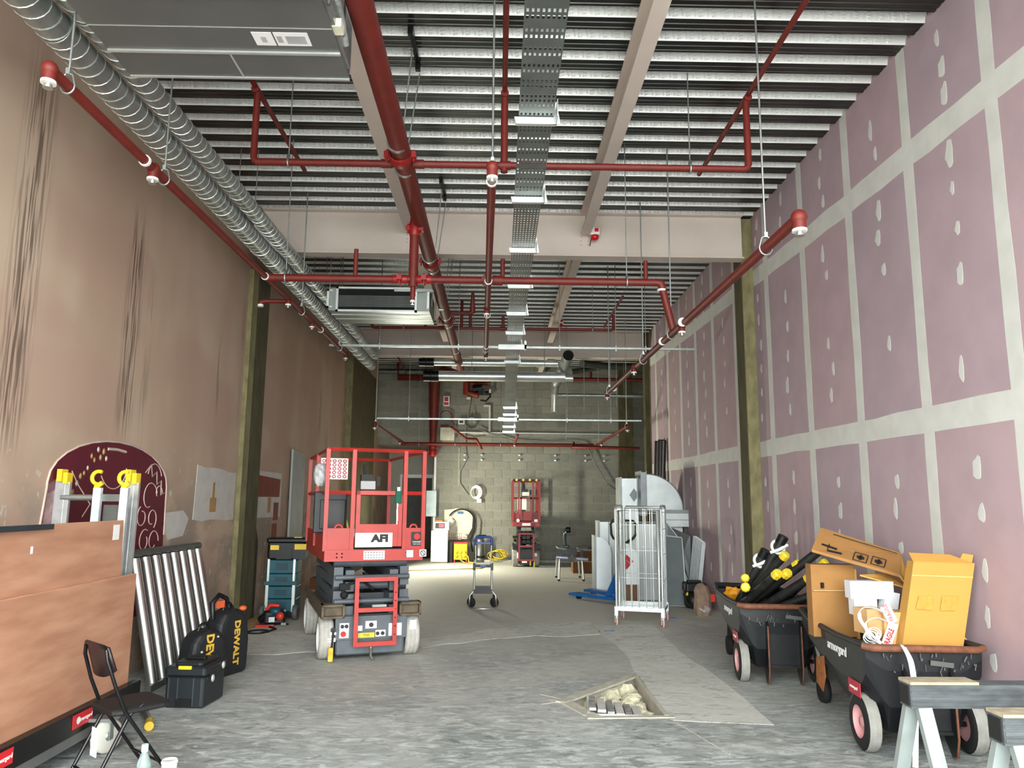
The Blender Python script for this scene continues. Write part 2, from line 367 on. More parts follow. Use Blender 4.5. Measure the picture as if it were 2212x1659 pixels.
arch = [(5.42, .5), (5.45, 1.25), (5.5, 1.62)] + [(6.48 + .98 * math.cos(PI - PI * k / 14), 1.66 + .36 * math.sin(PI * k / 14)) for k in range(15)] + [(7.48, 1.2), (7.48, .5)]
mural = wl('painted_mural', maroon, arch, .004)
def wline(pts, r=.0055):
    bb_ = B(); bb_.tube([(-3.245, y, z) for y, z in pts], r, 4); return bb_.obj('scroll_line', line_m, mural)
wline(arch[1:-1], .009)
b = B(); b.prism(wob([(5.44, .8), (5.55, .8), (5.7, 1.3), (5.62, 1.62), (5.5, 1.55)], .03), (-3.246, 0, 0), (0, 1, 0), (0, 0, 1), (.001, 0, 0)); b.obj('pale_scrape', M('scraped_paint', (150, 120, 118), .8, 0, .25, 12), mural)
for cy, cz, rr, a0, a1 in ((7.12, 1.55, .16, .3, 5.0), (7.0, 1.38, .1, 2, 8), (7.2, 1.36, .1, -1, 5), (7.08, 1.16, .11, 1, 7), (7.26, 1.15, .11, 0, 5.5), (7.14, 1.72, .2, .2, 2.6), (7.3, 1.6, .08, 0, 4), (6.5, 1.86, .3, 3.6, 5.9), (5.9, 1.5, .25, 2.2, 3.6)):
    wline([(cy + rr * (1 - .5 * k / 16) * math.cos(a0 + (a1 - a0) * k / 16), cz + rr * (1 - .5 * k / 16) * math.sin(a0 + (a1 - a0) * k / 16)) for k in range(17)])
wline([(7.0, 1.78), (7.1, 1.86), (7.14, 1.75), (7.22, 1.8), (7.25, 1.68), (7.33, 1.72), (7.35, 1.58), (7.42, 1.6)]); wline([(5.8, 1.75), (5.9, 1.65), (6.1, 1.5), (6.0, 1.4)]); wline([(6.3, 1.95), (6.45, 1.955), (6.6, 1.945)], .014)
for k in range(16):
    y = 5.62 + k * .045; z = 1.28 + .65 * math.sin(k * .1 + .1) + random.uniform(-.07, .03)
    b = B(); b.lathe([(.001, .006), (.02 + .012 * random.random(), .003), (.001, .003)], (-3.249, y, z), (1, 0, 0), 8); b.obj('bare_fleck', ochre if k % 3 else line_m, mural)

# ---------------------------------------------------------------- right wall: core, boards, jointing tape, filler spots
b = B(); b.bb(3.205, 3.4, -.8, 15.75, -.02, 5.4); wall_r = struct(b.obj('wall_right', M('wall_core', (120, 105, 108), .9)))
pinks = [M('pink_board_%s' % n, c, .75, 0, .05, 3, .03, 60) for n, c in (('plain', (172, 150, 158)), ('warm', (176, 152, 158)), ('cool', (169, 149, 158)))]
tape_m = M('joint_filler', (205, 205, 200), .75, 0, .05, 5, .06, 20)
seams = [-.79, .25, 1.3, 2.4, 3.45, 4.5, 5.5, 6.52, 7.58, 8.66, 9.9, 10.95, 11.95, 12.98, 13.98, 15.05, 15.62]
rows = [(0.0, 2.17), (2.17, 4.25), (4.25, 5.2)]
slope = lambda y, z: z + (0 if z < .1 or z > 5.1 else (y - 5) * (.006 if z < 3 else .022))   # the boards' horizontal joints climb a little towards the back
for i in range(len(seams) - 1):
    for (z0, z1) in rows:
        y0, y1 = seams[i] + .003, seams[i + 1] - .003
        b = B(); zz = [slope(y0, z0), slope(y1, z0), slope(y1, z1) - .004, slope(y0, z1) - .004]
        b.prism([(y0, zz[0]), (y1, zz[1]), (y1, zz[2]), (y0, zz[3])], (3.205, 0, 0), (0, 1, 0), (0, 0, 1), (-.0125, 0, 0)); b.obj('plasterboard', pinks[(i * 2 + int(z0)) % 3], wall_r)
def tape(pts, wd, horiz):
    t = .0018; o = 3.1925 if horiz else 3.1935; poly = []; up = []; dn = []
    n = max(2, int(math.dist(pts[0], pts[1]) / .35))
    for k in range(n + 1):
        y = pts[0][0] + (pts[1][0] - pts[0][0]) * k / n; z = pts[0][1] + (pts[1][1] - pts[0][1]) * k / n; e = random.uniform(-.008, .008); g = random.uniform(-.008, .008)
        if horiz: up.append((y, z + wd / 2 + e)); dn.append((y, z - wd / 2 + g))
        else: up.append((y - wd / 2 + e, z)); dn.append((y + wd / 2 + g, z))
    b = B(); b.prism(up + dn[::-1], (o, 0, 0), (0, 1, 0), (0, 0, 1), (-t, 0, 0)); b.obj('joint_tape', tape_m, wall_r)
for y in seams[1:-1]:
    for (z0, z1) in rows: tape([(y, slope(y, z0)), (y, slope(y, z1))], .135, False)
for y0, y1 in ((-.79, 9.1), (9.42, 15.6)):
    for z in (2.17, 4.25): tape([(y0, slope(y0, z)), (y1, slope(y1, z))], .185 if z < 3 else .2, True)
fill_me = []
for k in range(6):
    b = B(); r = .032 + .006 * (k % 3); n = 11
    poly = [(r * (.75 + .25 * math.cos(a * 2 * PI / n)) * math.cos(a * 2 * PI / n) * random.uniform(.8, 1.15), r * (1.7 if math.sin(a * 2 * PI / n) > 0 else 1.2) * math.sin(a * 2 * PI / n) * random.uniform(.85, 1.2)) for a in range(n)]
    b.prism(poly, (0, 0, 0), (0, 1, 0), (0, 0, 1), (-.0016, 0, 0)); fill_me.append(b.mesh('filler_spot', tape_m))
for i in range(3, len(seams) - 2):
    ym = (seams[i] + seams[i + 1]) / 2
    if 8.7 < ym < 9.6: ym = 8.95
    for z in [.55, .85, 1.15, 1.45, 1.75, 2.5, 2.78, 3.1, 3.42, 3.75, 4.0, 4.5, 4.72, 4.95]:
        if random.random() < .12: continue
        o = bpy.data.objects.new('filler_spot', random.choice(fill_me)); C.objects.link(o); o.parent = wall_r
        o.location = (3.1925, ym + random.uniform(-.05, .05), z + random.uniform(-.05, .05) + (ym - 5) * .012); o.scale = (1, random.uniform(.9, 1.45), random.uniform(1.0, 1.7))
b = B(); b.bb(3.05, 3.19, 9.13, 9.42, 0, 5.14); b.slot(1).bb(3.05, 3.19, 9.1, 9.13, 0, 5.14); struct(b.obj('trim_3', [rw, rw_lit]))
b = B(); b.bb(3.08, 3.4, 15.62, 15.85, 0, 5.14); b.slot(1).bb(3.17, 3.32, 15.6, 15.62, 0, 5.14); struct(b.obj('trim_4', [rw, rw_lit]))
b = B(); b.bb(3.17, 3.192, -.79, 9.1, 0, .075); b.slot(1)
for k in range(70): b.bb(3.168, 3.17, 2.5 + k * .09, 2.53 + k * .09, .02, .045)
struct(b.obj('baseboard_right', [galv_d, dark_in]))

# ---------------------------------------------------------------- back wall of blocks, recess, side room
blk = [M('block_%s' % n, c, .9, 0, .08, 14, .25, 60) for n, c in (('grey', (136, 136, 126)), ('light', (142, 141, 130)), ('dark', (131, 131, 121)))]
mort = M('mortar', (172, 170, 158), .9, 0, .08, 20)
b = B(); b.bb(-1.66, 5.2, 20.02, 20.3, -.02, 5.4); b.bb(-3.45, -1.66, 20.02, 20.3, 3.02, 5.4); b.bb(-3.45, 7.2, 22.4, 22.6, -.02, 5.4); b.bb(5.2, 5.4, 20.02, 20.3, 0, 5.4)
b.bb(-1.66, -1.5, 20.3, 22.4, 0, 3.4); b.bb(6.9, 7.1, 15.7, 22.6, 0, 5.4); b.bb(3.4, 7.1, 15.6, 15.75, 0, 5.4); b.bb(-3.25, -1.6, 20.3, 22.4, 3.02, 3.2); wall_b = struct(b.obj('wall_back', mort))
def block_mesh(wd):
    bb_ = B(); bb_.bb(0, wd, -.016, 0, 0, .205); return [bb_.mesh('block', k) for k in blk]
full = block_mesh(.43); half = block_mesh(.205); rest = B(); cnt = 0
for r in range(24):
    z = .01 + r * .215; x = -1.66 if z < 3.0 else -3.25; hs = r % 2
    while x < 5.0:
        wd = .215 if hs else .44; hs = False
        if x + wd <= 3.3 and 1.0 < z < 4.95 and cnt < 295:
            o = bpy.data.objects.new('block', random.choice(half if wd < .3 else full)); C.objects.link(o); o.parent = wall_b; o.location = (x, 20.02, z); cnt += 1
        else: rest.slot(random.randrange(3)).bb(x, x + wd - .01, 20.004, 20.02, z, z + .205)
        x += wd
rest.obj('blockwork', blk, wall_b, kind='stuff')
b = B(); b.bb(3.2, 3.57, 19.85, 20.0, 0, 5.1); struct(b.obj('trim_5', rw))
b = B(); b.bb(-1.70, -1.645, 19.97, 20.03, 0, 3.62); struct(b.obj('trim_6', white_p))
b = B(); b.bb(-2.9, -2.83, 22.34, 22.4, 0, 2.25); b.bb(-1.95, -1.88, 22.34, 22.4, 0, 2.25); b.bb(-2.9, -1.7, 22.32, 22.4, 2.2, 2.3); dr = struct(b.obj('door_1', white_p))
b = B(); b.bb(-2.83, -1.95, 22.36, 22.4, 0, 2.2); b.obj('door_leaf', M('dark_door', (70, 70, 64), .6), dr)
b = B(); b.bb(-1.97, -1.9, 22.3, 22.33, 1.35, 1.5); b.obj('switch_plate', galv_b, dr)

# ---------------------------------------------------------------- ceiling: profiled metal deck, steel beams
def deck_mats():
    a = M('deck_flange_shaded', (84, 86, 84), .30, 1.0, .22, 2.2, 0, 20, (.6, 4, 4))  # flange base darkened to stand in for the dark it reflects
    m = bpy.data.materials.new('deck_web_lit'); m.use_nodes = True; nt, p = nodes(m); N = nt.nodes; L = nt.links
    p.inputs['Base Color'].default_value = lin((232, 234, 232)) + (1,); p.inputs['Metallic'].default_value = .3; p.inputs['Roughness'].default_value = .45  # web base brightened for the daylight it faces, same sheet as the flange
    tc = N.new('ShaderNodeTexCoord'); sp = N.new('ShaderNodeSeparateXYZ'); L.new(tc.outputs['Object'], sp.inputs[0])
    def mth(op, x, y=None):
        n = N.new('ShaderNodeMath'); n.operation = op
        for i, q in enumerate((x, y)):
            if q is None: continue
            if isinstance(q, (int, float)): n.inputs[i].default_value = q
            else: L.new(q, n.inputs[i])
        return n.outputs[0]
    return [a, m]
dk = deck_mats(); PT = .277
b = B(); b.bb(-3.45, 7.1, -.8, 22.6, 5.32, 5.42); ceil_o = struct(b.obj('ceiling', M('deck_soffit', (60, 60, 58), .8)))
def deck_sheet(x0, x1):
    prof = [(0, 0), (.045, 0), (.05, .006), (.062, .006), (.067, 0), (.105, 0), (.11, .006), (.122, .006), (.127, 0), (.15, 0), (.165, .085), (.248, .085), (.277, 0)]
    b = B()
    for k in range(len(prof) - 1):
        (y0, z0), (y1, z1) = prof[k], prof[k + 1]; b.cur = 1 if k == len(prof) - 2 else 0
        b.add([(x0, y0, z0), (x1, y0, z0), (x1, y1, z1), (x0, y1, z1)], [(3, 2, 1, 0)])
    A, Bv = Vector((0, .248, .085)), Vector((0, .277, 0)); d = Bv - A; nrm = Vector((0, d.z, -d.y)).normalized()
    if nrm.y > 0: nrm = -nrm
    def emb(x, t0, x2, t1, hw):                                 # a pressed ridge standing off the web
        p, q = A + d * t0 + Vector((x, 0, 0)), A + d * t1 + Vector((x2, 0, 0)); dr = (q - p).normalized(); s_ = dr.cross(nrm) * hw; k = nrm * .006
        b.add([p - s_, p + s_, q + s_, q - s_, p + dr * .008 - s_ * .35 + k, p + dr * .008 + s_ * .35 + k, q - dr * .008 + s_ * .35 + k, q - dr * .008 - s_ * .35 + k], [(4, 5, 6, 7), (0, 1, 5, 4), (1, 2, 6, 5), (2, 3, 7, 6), (3, 0, 4, 7)])
    b.cur = 1; xx = x0 + .08
    while xx < x1 - .1:
        emb(xx, .18, xx + .014, .84, .006); emb(xx + .034, .3, xx + .066, .22, .007); emb(xx + .036, .56, xx + .068, .48, .007); emb(xx + .036, .82, xx + .07, .74, .007); xx += .098
    return b.mesh('deck_sheet', dk)
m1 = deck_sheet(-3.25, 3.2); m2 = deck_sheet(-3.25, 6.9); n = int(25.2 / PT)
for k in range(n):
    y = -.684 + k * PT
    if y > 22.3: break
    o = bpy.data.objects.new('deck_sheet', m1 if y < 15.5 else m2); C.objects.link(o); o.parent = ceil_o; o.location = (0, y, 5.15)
def ibeam(name, x0, y0, x1, y1, zb, zt, fw, tw=.012, tf=.018, label=None):
    b = B(); ax = abs(x1 - x0) > abs(y1 - y0)
    if ax:
        b.bb(x0, x1, y0 - fw / 2, y0 + fw / 2, zb, zb + tf); b.bb(x0, x1, y0 - fw / 2, y0 + fw / 2, zt - tf, zt); b.bb(x0, x1, y0 - tw / 2, y0 + tw / 2, zb + tf, zt - tf)
    else:
        b.bb(x0 - fw / 2, x0 + fw / 2, y0, y1, zb, zb + tf); b.bb(x0 - fw / 2, x0 + fw / 2, y0, y1, zt - tf, zt); b.bb(x0 - tw / 2, x0 + tw / 2, y0, y1, zb + tf, zt - tf)
    o = b.obj(name, cream); struct(o); return o
ibeam('trim_7', -3.1, 9.06, 3.05, 9.06, 4.575, 5.148, .17)
ibeam('trim_8', -3.1, 15.72, 3.1, 15.72, 4.575, 5.148, .2)
for k, (y0, y1) in enumerate(((-.78, 8.97), (9.15, 15.6), (15.85, 20.0))):
    ibeam('trim_%d' % (9 + 2 * k), -1.13, y0, -1.13, y1, 4.85, 5.148, .13); ibeam('trim_%d' % (10 + 2 * k), 1.06, y0, 1.06, y1, 4.85, 5.148, .12)
for x, y in ((-1.13, 8.93), (1.06, 8.93), (1.06, 15.5), (-1.13, 15.5)):
    b = B()
    for k in range(4):
        for dx in (-.045, .045): b.cyl((x + dx, y + .12, 4.8 - k * .05 + .1), (x + dx, y + .1, 4.8 - k * .05 + .1), .011, 6)
    struct(b.obj('trim_%d' % (20 + int(x + 3) + int(y)), cream))
# strip of wall and shop front either side of the open front, outside apron
b = B(); b.bb(-3.45, 3.4, -.9, -.8, 4.95, 5.4); struct(b.obj('wall_front', cream))
b = B(); b.bb(-30, 30, -40, -.8, -.1, -.02); struct(b.obj('ground', M('pavement', (170, 168, 164), .9)))
# ================================================================ ceiling services
def pipe_thing(name, label, cat, loc, group=None): return thing(name, label, cat, loc, 0, group)
def piece(t, name, mat, fn, **kw):
    b = B(t.location); fn(b); return b.obj(name, mat, t, **kw)
DZ = 5.16
def hanger(t, x, y, z, r, name='hanger_rod', top=DZ):          # threaded rod with a clip ring round the pipe
    piece(t, name, galv, lambda b: (b.cyl((x, y, z + r + .05), (x, y, top), .0072, 6), b.tube([(x + (r + .006) * math.cos(a), y, z + (r + .012) * math.sin(a) + (.03 if math.sin(a) > .7 else 0)) for a in [2 * PI * k / 14 for k in range(14)]], .006, 5, closed=True), b.box((x, y, z + r + .05), (.022, .03, .035))))
def hanger_x(t, x, y, z, r, top=DZ):                           # the same for a pipe that runs along x
    piece(t, 'hanger_rod', galv, lambda b: (b.cyl((x, y, z + r + .04), (x, y, top), .0055, 6), b.tube([(x, y + (r + .006) * math.cos(a), z + (r + .012) * math.sin(a) + (.025 if math.sin(a) > .7 else 0)) for a in [2 * PI * k / 14 for k in range(14)]], .009, 5, closed=True)))
def head(t, x, y, z, r):                                       # pendent sprinkler outlet: red tee, white rosette, chrome nozzle
    h = piece(t, 'sprinkler_head', red_p, lambda b: (b.cyl((x, y, z + r * .3), (x, y, z - r - .03), r * .95, 12), b.ball((x, y, z), r * 1.15)))
    b = B(t.location); b.cyl((x, y, z - r - .03), (x, y, z - r - .045), r * 1.02, 14); b.obj('rosette', white_p, h)
    b = B(t.location); b.cyl((x, y, z - r - .045), (x, y, z - r - .065), r * .5, 8); b.cyl((x, y, z - r - .065), (x, y, z - r - .07), r * .7, 8); b.obj('nozzle', steel, h)
def ring(t, x, y, z, r, ax, mat=white_p, name='pipe_collar', w_=.02):
    d = Vector(ax) * w_ / 2; p = Vector((x, y, z)); piece(t, name, mat, lambda b: b.cyl(p - d, p + d, r, 14))
def coupling(t, x, y, z, r, ax):
    p = Vector((x, y, z)); d = Vector(ax)
    def fn(b):
        b.lathe([(r * 1.02, -.075), (r * 1.12, -.07), (r * 1.12, -.055), (r * 1.22, -.04), (r * 1.22, .04), (r * 1.12, .055), (r * 1.12, .07), (r * 1.02, .075)], p, d, 18)
        s_ = d.cross(Vector((0, 0, 1)));
        if s_.length < .1: s_ = Vector((1, 0, 0))
        s_.normalize()
        for sg in (-1, 1): b.box(p + s_ * sg * r * 1.32, (.05, .07, .05)); b.cyl(p + s_ * sg * r * 1.38 - Vector((0, 0, .05)), p + s_ * sg * r * 1.38 + Vector((0, 0, .05)), .01, 6)
    piece(t, 'coupling', M('coupling_red', (142, 24, 24), .45, 0, .08), fn)

# --- main riser pipe
t = pipe_thing('main_sprinkler_pipe', 'thick red sprinkler main running the length of the deck to the block wall', 'pipe', (-.82, 1.5, 4.3))
piece(t, 'pipe', red_p, lambda b: b.tube([(-.8, 1.5, 4.3), (-.82, 15.5, 4.3), (-.85, 16.6, 4.33), (-1.3, 17.4, 4.6), (-1.7, 19.3, 4.75), (-1.72, 19.7, 4.7), (-1.72, 19.7, 2.75)], .078, 18))
for y in (5.72, 8.45, 11.25): coupling(t, -.82, y, 4.3, .078, (0, 1, 0))
for y in (5.5, 5.95, 8.25, 8.65, 11.0, 11.5, 13.6): ring(t, -.815, y, 4.3, .084, (0, 1, 0), galv, 'pipe_clamp', .03)
coupling(t, -1.72, 19.7, 2.95, .085, (0, 0, 1)); coupling(t, -1.72, 19.7, 2.8, .085, (0, 0, 1)); ring(t, -1.72, 19.7, 2.72, .09, (0, 0, 1), red_b, 'end_cap', .08)
def clamp(bx, y, n=1):                                          # black beam clamps with rods beside the main
    t2 = piece(t, 'beam_clamp', black_m, lambda b: (b.bar((bx, y, 5.14), (bx + .012, y + .45, 5.12), .035, .05), b.box((bx, y, 5.12), (.04, .04, .09)), b.box((bx + .01, y + .45, 5.1), (.04, .04, .09))))
    b = B(t.location); b.cyl((bx - .005, y + .18, 5.08), (bx - .06, y + .2, 4.39), .006, 6); b.cyl((bx + .02, y + .5, 5.05), (bx - .06, y + .5, 4.39), .006, 6); b.obj('hanger_rod', galv, t2)
clamp(-.71, 5.28); clamp(-.68, 8.0); clamp(-.70, 9.9)

# --- left, middle and right branch lines
t = pipe_thing('sprinkler_branch', 'red sprinkler line beside the silver spiral ducts along the brown wall', 'pipe', (-2.3, 3.55, 3.7), 'sprinkler lines under the deck')
piece(t, 'pipe', red_p, lambda b: b.tube([(-2.3, 3.56, 3.7), (-2.3, 11.05, 3.7)], .03, 12)); piece(t, 'side_arm', red_p, lambda b: b.tube([(-2.3, 8.05, 3.7), (-2.58, 8.05, 3.7), (-2.63, 8.05, 3.69), (-2.63, 8.05, 3.64)], .024, 10))
head(t, -2.3, 3.56, 3.7, .036); head(t, -2.3, 4.72, 3.7, .036); head(t, -2.3, 9.0, 3.7, .03); head(t, -2.3, 11.05, 3.7, .03); head(t, -2.3, 7.95, 3.7, .03)
piece(t, 'sprinkler_head', white_p, lambda b: b.cyl((-2.63, 8.05, 3.66), (-2.63, 8.05, 3.635), .032, 12))
for y in (4.6, 7.12, 9.45): ring(t, -2.3, y, 3.7, .038, (0, 1, 0))
for y in (3.72, 4.88, 8.5, 10.6): hanger(t, -2.3, y, 3.7, .03)
t = pipe_thing('sprinkler_branch', 'red sprinkler line running beside the perforated cable tray', 'pipe', (-.06, 4.53, 3.66), 'sprinkler lines under the deck')
piece(t, 'pipe', red_p, lambda b: b.tube([(-.06, 4.53, 3.66), (-.2, 10.7, 3.66)], .03, 12))
head(t, -.06, 4.53, 3.66, .036); head(t, -.2, 10.7, 3.66, .03); head(t, -.15, 8.1, 3.66, .03)
for y in (4.75, 7.05, 8.4, 10.2): ring(t, -.06 - (y - 4.53) * .0227, y, 3.66, .038, (0, 1, 0))
hanger(t, -.06, 4.6, 3.66, .03); hanger(t, -.2, 10.4, 3.66, .03)
t = pipe_thing('sprinkler_branch', 'red sprinkler line sloping past the pink boarded wall', 'pipe', (1.7, 4.15, 3.2), 'sprinkler lines under the deck')
piece(t, 'pipe', red_p, lambda b: b.tube([(1.74, 4.15, 3.2), (1.66, 11.4, 3.2)], .034, 12))
head(t, 1.74, 4.15, 3.2, .042); head(t, 1.71, 6.86, 3.2, .034); head(t, 1.66, 9.1, 3.2, .034); head(t, 1.66, 11.4, 3.2, .034)
for y in (6.75, 7.6, 10.9): ring(t, 1.69, y, 3.2, .042, (0, 1, 0))
for y in (4.68, 7.26, 8.65, 11.2): hanger(t, 1.74 - (y - 4.15) * .011, y, 3.2, .036)

# --- cross mains, with uprights and upper lines
def cross_run(label, Y, z, x0, x1, r, ups, tees):
    t = pipe_thing('sprinkler_cross_pipe', label, 'pipe', (0, Y, z), 'red cross pipes under the deck')
    piece(t, 'pipe', red_p, lambda b: b.tube([(x0, Y, z + ups), (x0, Y, z + .04), (x0 + .012, Y, z + .012), (x0 + .04, Y, z), (x1 - .04, Y, z), (x1 - .012, Y, z + .012), (x1, Y, z + .04), (x1, Y, z + ups)], r, 12))
    for x in tees: ring(t, x, Y, z, r * 1.35, (1, 0, 0), red_p, 'tee', .09)
    return t
t = cross_run('red cross pipe with two tall uprights and rising lines, ahead of the first cream beam', 5.87, 4.3, -2.05, 2.06, .028, .63, (-.95, -.69, .03))
for x in (-.97, -.66, .13): ring(t, x, 5.87, 4.3, .036, (1, 0, 0))
for x, y0, y1 in ((-2.06, 5.3, 7.45), (2.07, 3.0, 7.4), (.02, 3.0, 7.3)):
    u = piece(t, 'upper_pipe', red_p, lambda b: b.tube([(x, y0, 4.95), (x, y1, 4.95)], .022, 10)); ring(t, x, 5.87, 4.93, .034, (0, 1, 0), red_p, 'tee', .08)
piece(t, 'upright', red_p, lambda b: (b.cyl((.02, 5.87, 4.3), (.02, 5.87, 4.94), .03, 12), b.cyl((.02, 5.87, 4.24), (.02, 5.87, 4.3), .03, 12)))
hanger_x(t, -1.76, 5.87, 4.3, .028); hanger_x(t, 1.57, 5.87, 4.3, .028)
t = pipe_thing('sprinkler_cross_pipe', 'red cross pipe below the first cream beam, dropping to the line by the pink wall', 'pipe', (0, 7.16, 3.7), 'red cross pipes under the deck')
piece(t, 'pipe', red_p, lambda b: b.tube([(-2.3, 7.16, 3.7), (1.55, 7.16, 3.7), (1.59, 7.16, 3.69), (1.6, 7.16, 3.65), (1.7, 7.16, 3.22)], .037, 14))
for x in (-.99, -.75): coupling(t, x, 7.16, 3.7, .037, (1, 0, 0))
piece(t, 'drop_pipe', red_p, lambda b: (b.cyl((-.86, 7.16, 3.62), (-.86, 7.16, 4.34), .046, 14), b.cyl((-.86, 7.16, 3.54), (-.86, 7.16, 3.62), .026, 10))); coupling(t, -.86, 7.16, 4.22, .046, (0, 0, 1)); head(t, -.86, 7.16, 3.54, .024)
ring(t, 1.595, 7.16, 3.62, .045, (0, 0, 1)); ring(t, -.03, 7.16, 3.7, .05, (1, 0, 0), red_p, 'tee', .1); ring(t, -.13, 7.16, 3.7, .056, (0, 1, 0), red_p, 'tee', .09)
for x, z1 in ((-1.43, 4.0), (.02, 3.92), (1.44, 3.92)): piece(t, 'upright', red_p, lambda b: b.cyl((x, 7.16, 3.7), (x, 7.16, z1), .022, 10))
for x in (-2.11, 1.25): hanger_x(t, x, 7.16, 3.7, .037)
t = cross_run('red cross pipe with short uprights just ahead of the second cream beam', 11.84, 4.3, -2.06, 1.84, .026, .06, (-.95, -.69, .04))
for x, z1 in ((-.48, 4.55), (.05, 4.5), (-1.2, 4.36), (1.84, 4.55), (-.62, 4.75)): piece(t, 'upright', red_p, lambda b: b.cyl((x, 11.84, 4.3), (x, 11.84, z1), .024, 10))
piece(t, 'upper_pipe', red_p, lambda b: b.tube([(1.84, 10.9, 4.6), (1.84, 12.9, 4.6)], .02, 8)); piece(t, 'upper_pipe', red_p, lambda b: b.tube([(-.82, 10.85, 4.3), (-.45, 10.85, 4.3), (-.41, 10.85, 4.31), (-.41, 10.85, 4.62)], .022, 8))
for x in (-1.55, .2, 1.5): hanger_x(t, x, 11.84, 4.3, .026)
t = pipe_thing('sprinkler_cross_pipe', 'red cross pipe hung low in front of the grey block wall', 'pipe', (0, 19.3, 2.96), 'red cross pipes under the deck')
piece(t, 'pipe', red_p, lambda b: b.tube([(-2.5, 19.3, 2.98), (2.45, 19.3, 2.98)], .045, 12))
for x in (-2.4, 2.5):
    piece(t, 'side_line', red_p, lambda b: b.tube([(x, 14.5, 3.0), (x, 19.3, 2.98)], .03, 10)); head(t, x, 14.5, 3.0, .04); hanger(t, x, 14.6, 3.0, .03); head(t, x, 18.2, 2.98, .03)
piece(t, 'side_line', red_p, lambda b: b.tube([(-1.15, 18.0, 3.3), (-.8, 18.4, 3.05), (-.55, 18.4, 3.04), (-.42, 18.6, 2.82)], .03, 10)); piece(t, 'side_line', red_p, lambda b: b.tube([(.42, 16.6, 3.0), (.4, 19.3, 2.98)], .032, 10)); head(t, .4, 18.7, 2.98, .03)
piece(t, 'side_line', red_p, lambda b: b.tube([(1.85, 18.4, 2.98), (1.8, 18.5, 2.88), (3.5, 18.6, 2.87)], .028, 10))
for x in (-2.05, -1.12, .05): hanger_x(t, x, 19.3, 2.98, .045)
t = pipe_thing('sprinkler_cross_pipe', 'dark red cross pipe high at the back behind the silver ducts', 'pipe', (0, 19.5, 4.72), 'red cross pipes under the deck')
piece(t, 'pipe', red_p, lambda b: (b.tube([(-2.65, 19.4, 5.1), (-2.65, 19.4, 4.72), (4.2, 19.4, 4.72)], .04, 10), b.cyl((2.4, 19.4, 4.72), (2.4, 19.4, 5.12), .035, 8))); hanger_x(t, -2.1, 19.4, 4.72, .04); hanger_x(t, .0, 19.4, 4.72, .04)
for x in (-2.45, -1.85): piece(t, 'upper_pipe', red_p, lambda b: b.tube([(x, 16.2, 5.05), (x + .05, 19.3, 4.78)], .02, 8))

# --- spiral ducts along the left
def spiral(name, label, x, z, r, y0, y1, step):
    t = pipe_thing(name, label, 'duct', (x, y0, z), 'spiral ducts along the brown wall')
    piece(t, 'duct_wall', galv, lambda b: b.tube([(x, y0, z), (x, y1, z)], r, 26, cap=False)); n = int((y1 - y0) / step); P = 16
    piece(t, 'spiral_seam', galv_b, lambda b: b.tube([(x + (r + .002) * math.cos(2 * PI * k / P), y0 + step * k / P, z + (r + .002) * math.sin(2 * PI * k / P)) for k in range(n * P)], .0038, 4, smooth=False))
    [piece(t, 'end_collar', galv_b, lambda b: b.tube([(x, y1 + q, z), (x, y1 + q + .04, z)], r + .006, 24, cap=False)) for q in (0, -.25)]
    for y in (4.2, 7.4, 10.6, 13.2): piece(t, 'band_hanger', galv, lambda b: (b.tube([(x + (r + .006) * math.cos(a), y, z + (r + .006) * math.sin(a)) for a in [2 * PI * k / 20 for k in range(20)]], .006, 4, closed=True), b.cyl((x, y, z + r), (x, y, DZ), .005, 6)))
    return t
spiral('spiral_duct', 'lower galvanised spiral duct running close to the brown wall', -2.715, 4.36, .10, 1.2, 15.6, .1)
spiral('spiral_duct', 'upper galvanised spiral duct tucked above and inside the other spiral duct', -2.535, 4.458, .08, 1.2, 15.0, .1)

# --- fan coil units
fcu_m = M('fan_coil_steel', (104, 106, 104), .5, .35, .06, 3)
t = thing('fan_coil_unit', 'big grey ceiling unit hung under the deck beside the thick red main', 'air unit', (-1.605, 3.2, 4.1), 0, 'ceiling air units')
b = B(); b.bb(-.665, .665, -.9, 1.08, 0, .32); b.obj('casing', fcu_m, t)
b = B(); b.bb(-.665, .665, .80, .82, -.012, 0); b.bb(-.665, .665, 1.07, 1.09, -.006, .02); b.bb(-.665, .665, .58, .585, -.003, 0); b.bb(.02, .03, .82, 1.07, -.005, 0); b.obj('panel_trim', galv_b, t)
b = B(); b.bb(-.675, .69, -1.3, .3, -.03, .35); b.obj('insulated_plenum', M('plenum_grey', (150, 150, 146), .7, .1, .06, 5, .1, 20), t)
b = B(); b.bb(.21, .32, .62, .74, -.003, 0); st = b.obj('instruction_sticker', paper, t); b = B(); b.bb(.33, .52, .62, .74, -.003, 0); b.obj('instruction_sticker', paper, t)
pk = M('sticker_grey', (170, 170, 172), .7); b = B(); b.bb(.25, .28, .66, .71, -.004, -.003); b.bb(.34, .37, .65, .71, -.004, -.003); b.bb(.39, .50, .65, .72, -.004, -.003); b.obj('printing', pk, st, kind='stuff')
b = B(); b.bb(.665, .685, .2, 1.0, .02, .3); b.bb(.685, .70, .35, .5, .04, .1); b.bb(.685, .70, .75, .82, .1, .16); b.obj('side_flange', galv, t)
b = B(); b.tube([(.70, .1, .12), (.705, .3, .08), (.70, .55, .14), (.695, .8, .05)], .022, 8); b.obj('foil_sleeve', M('foil', (190, 192, 190), .35, .6, .2, 30), t)
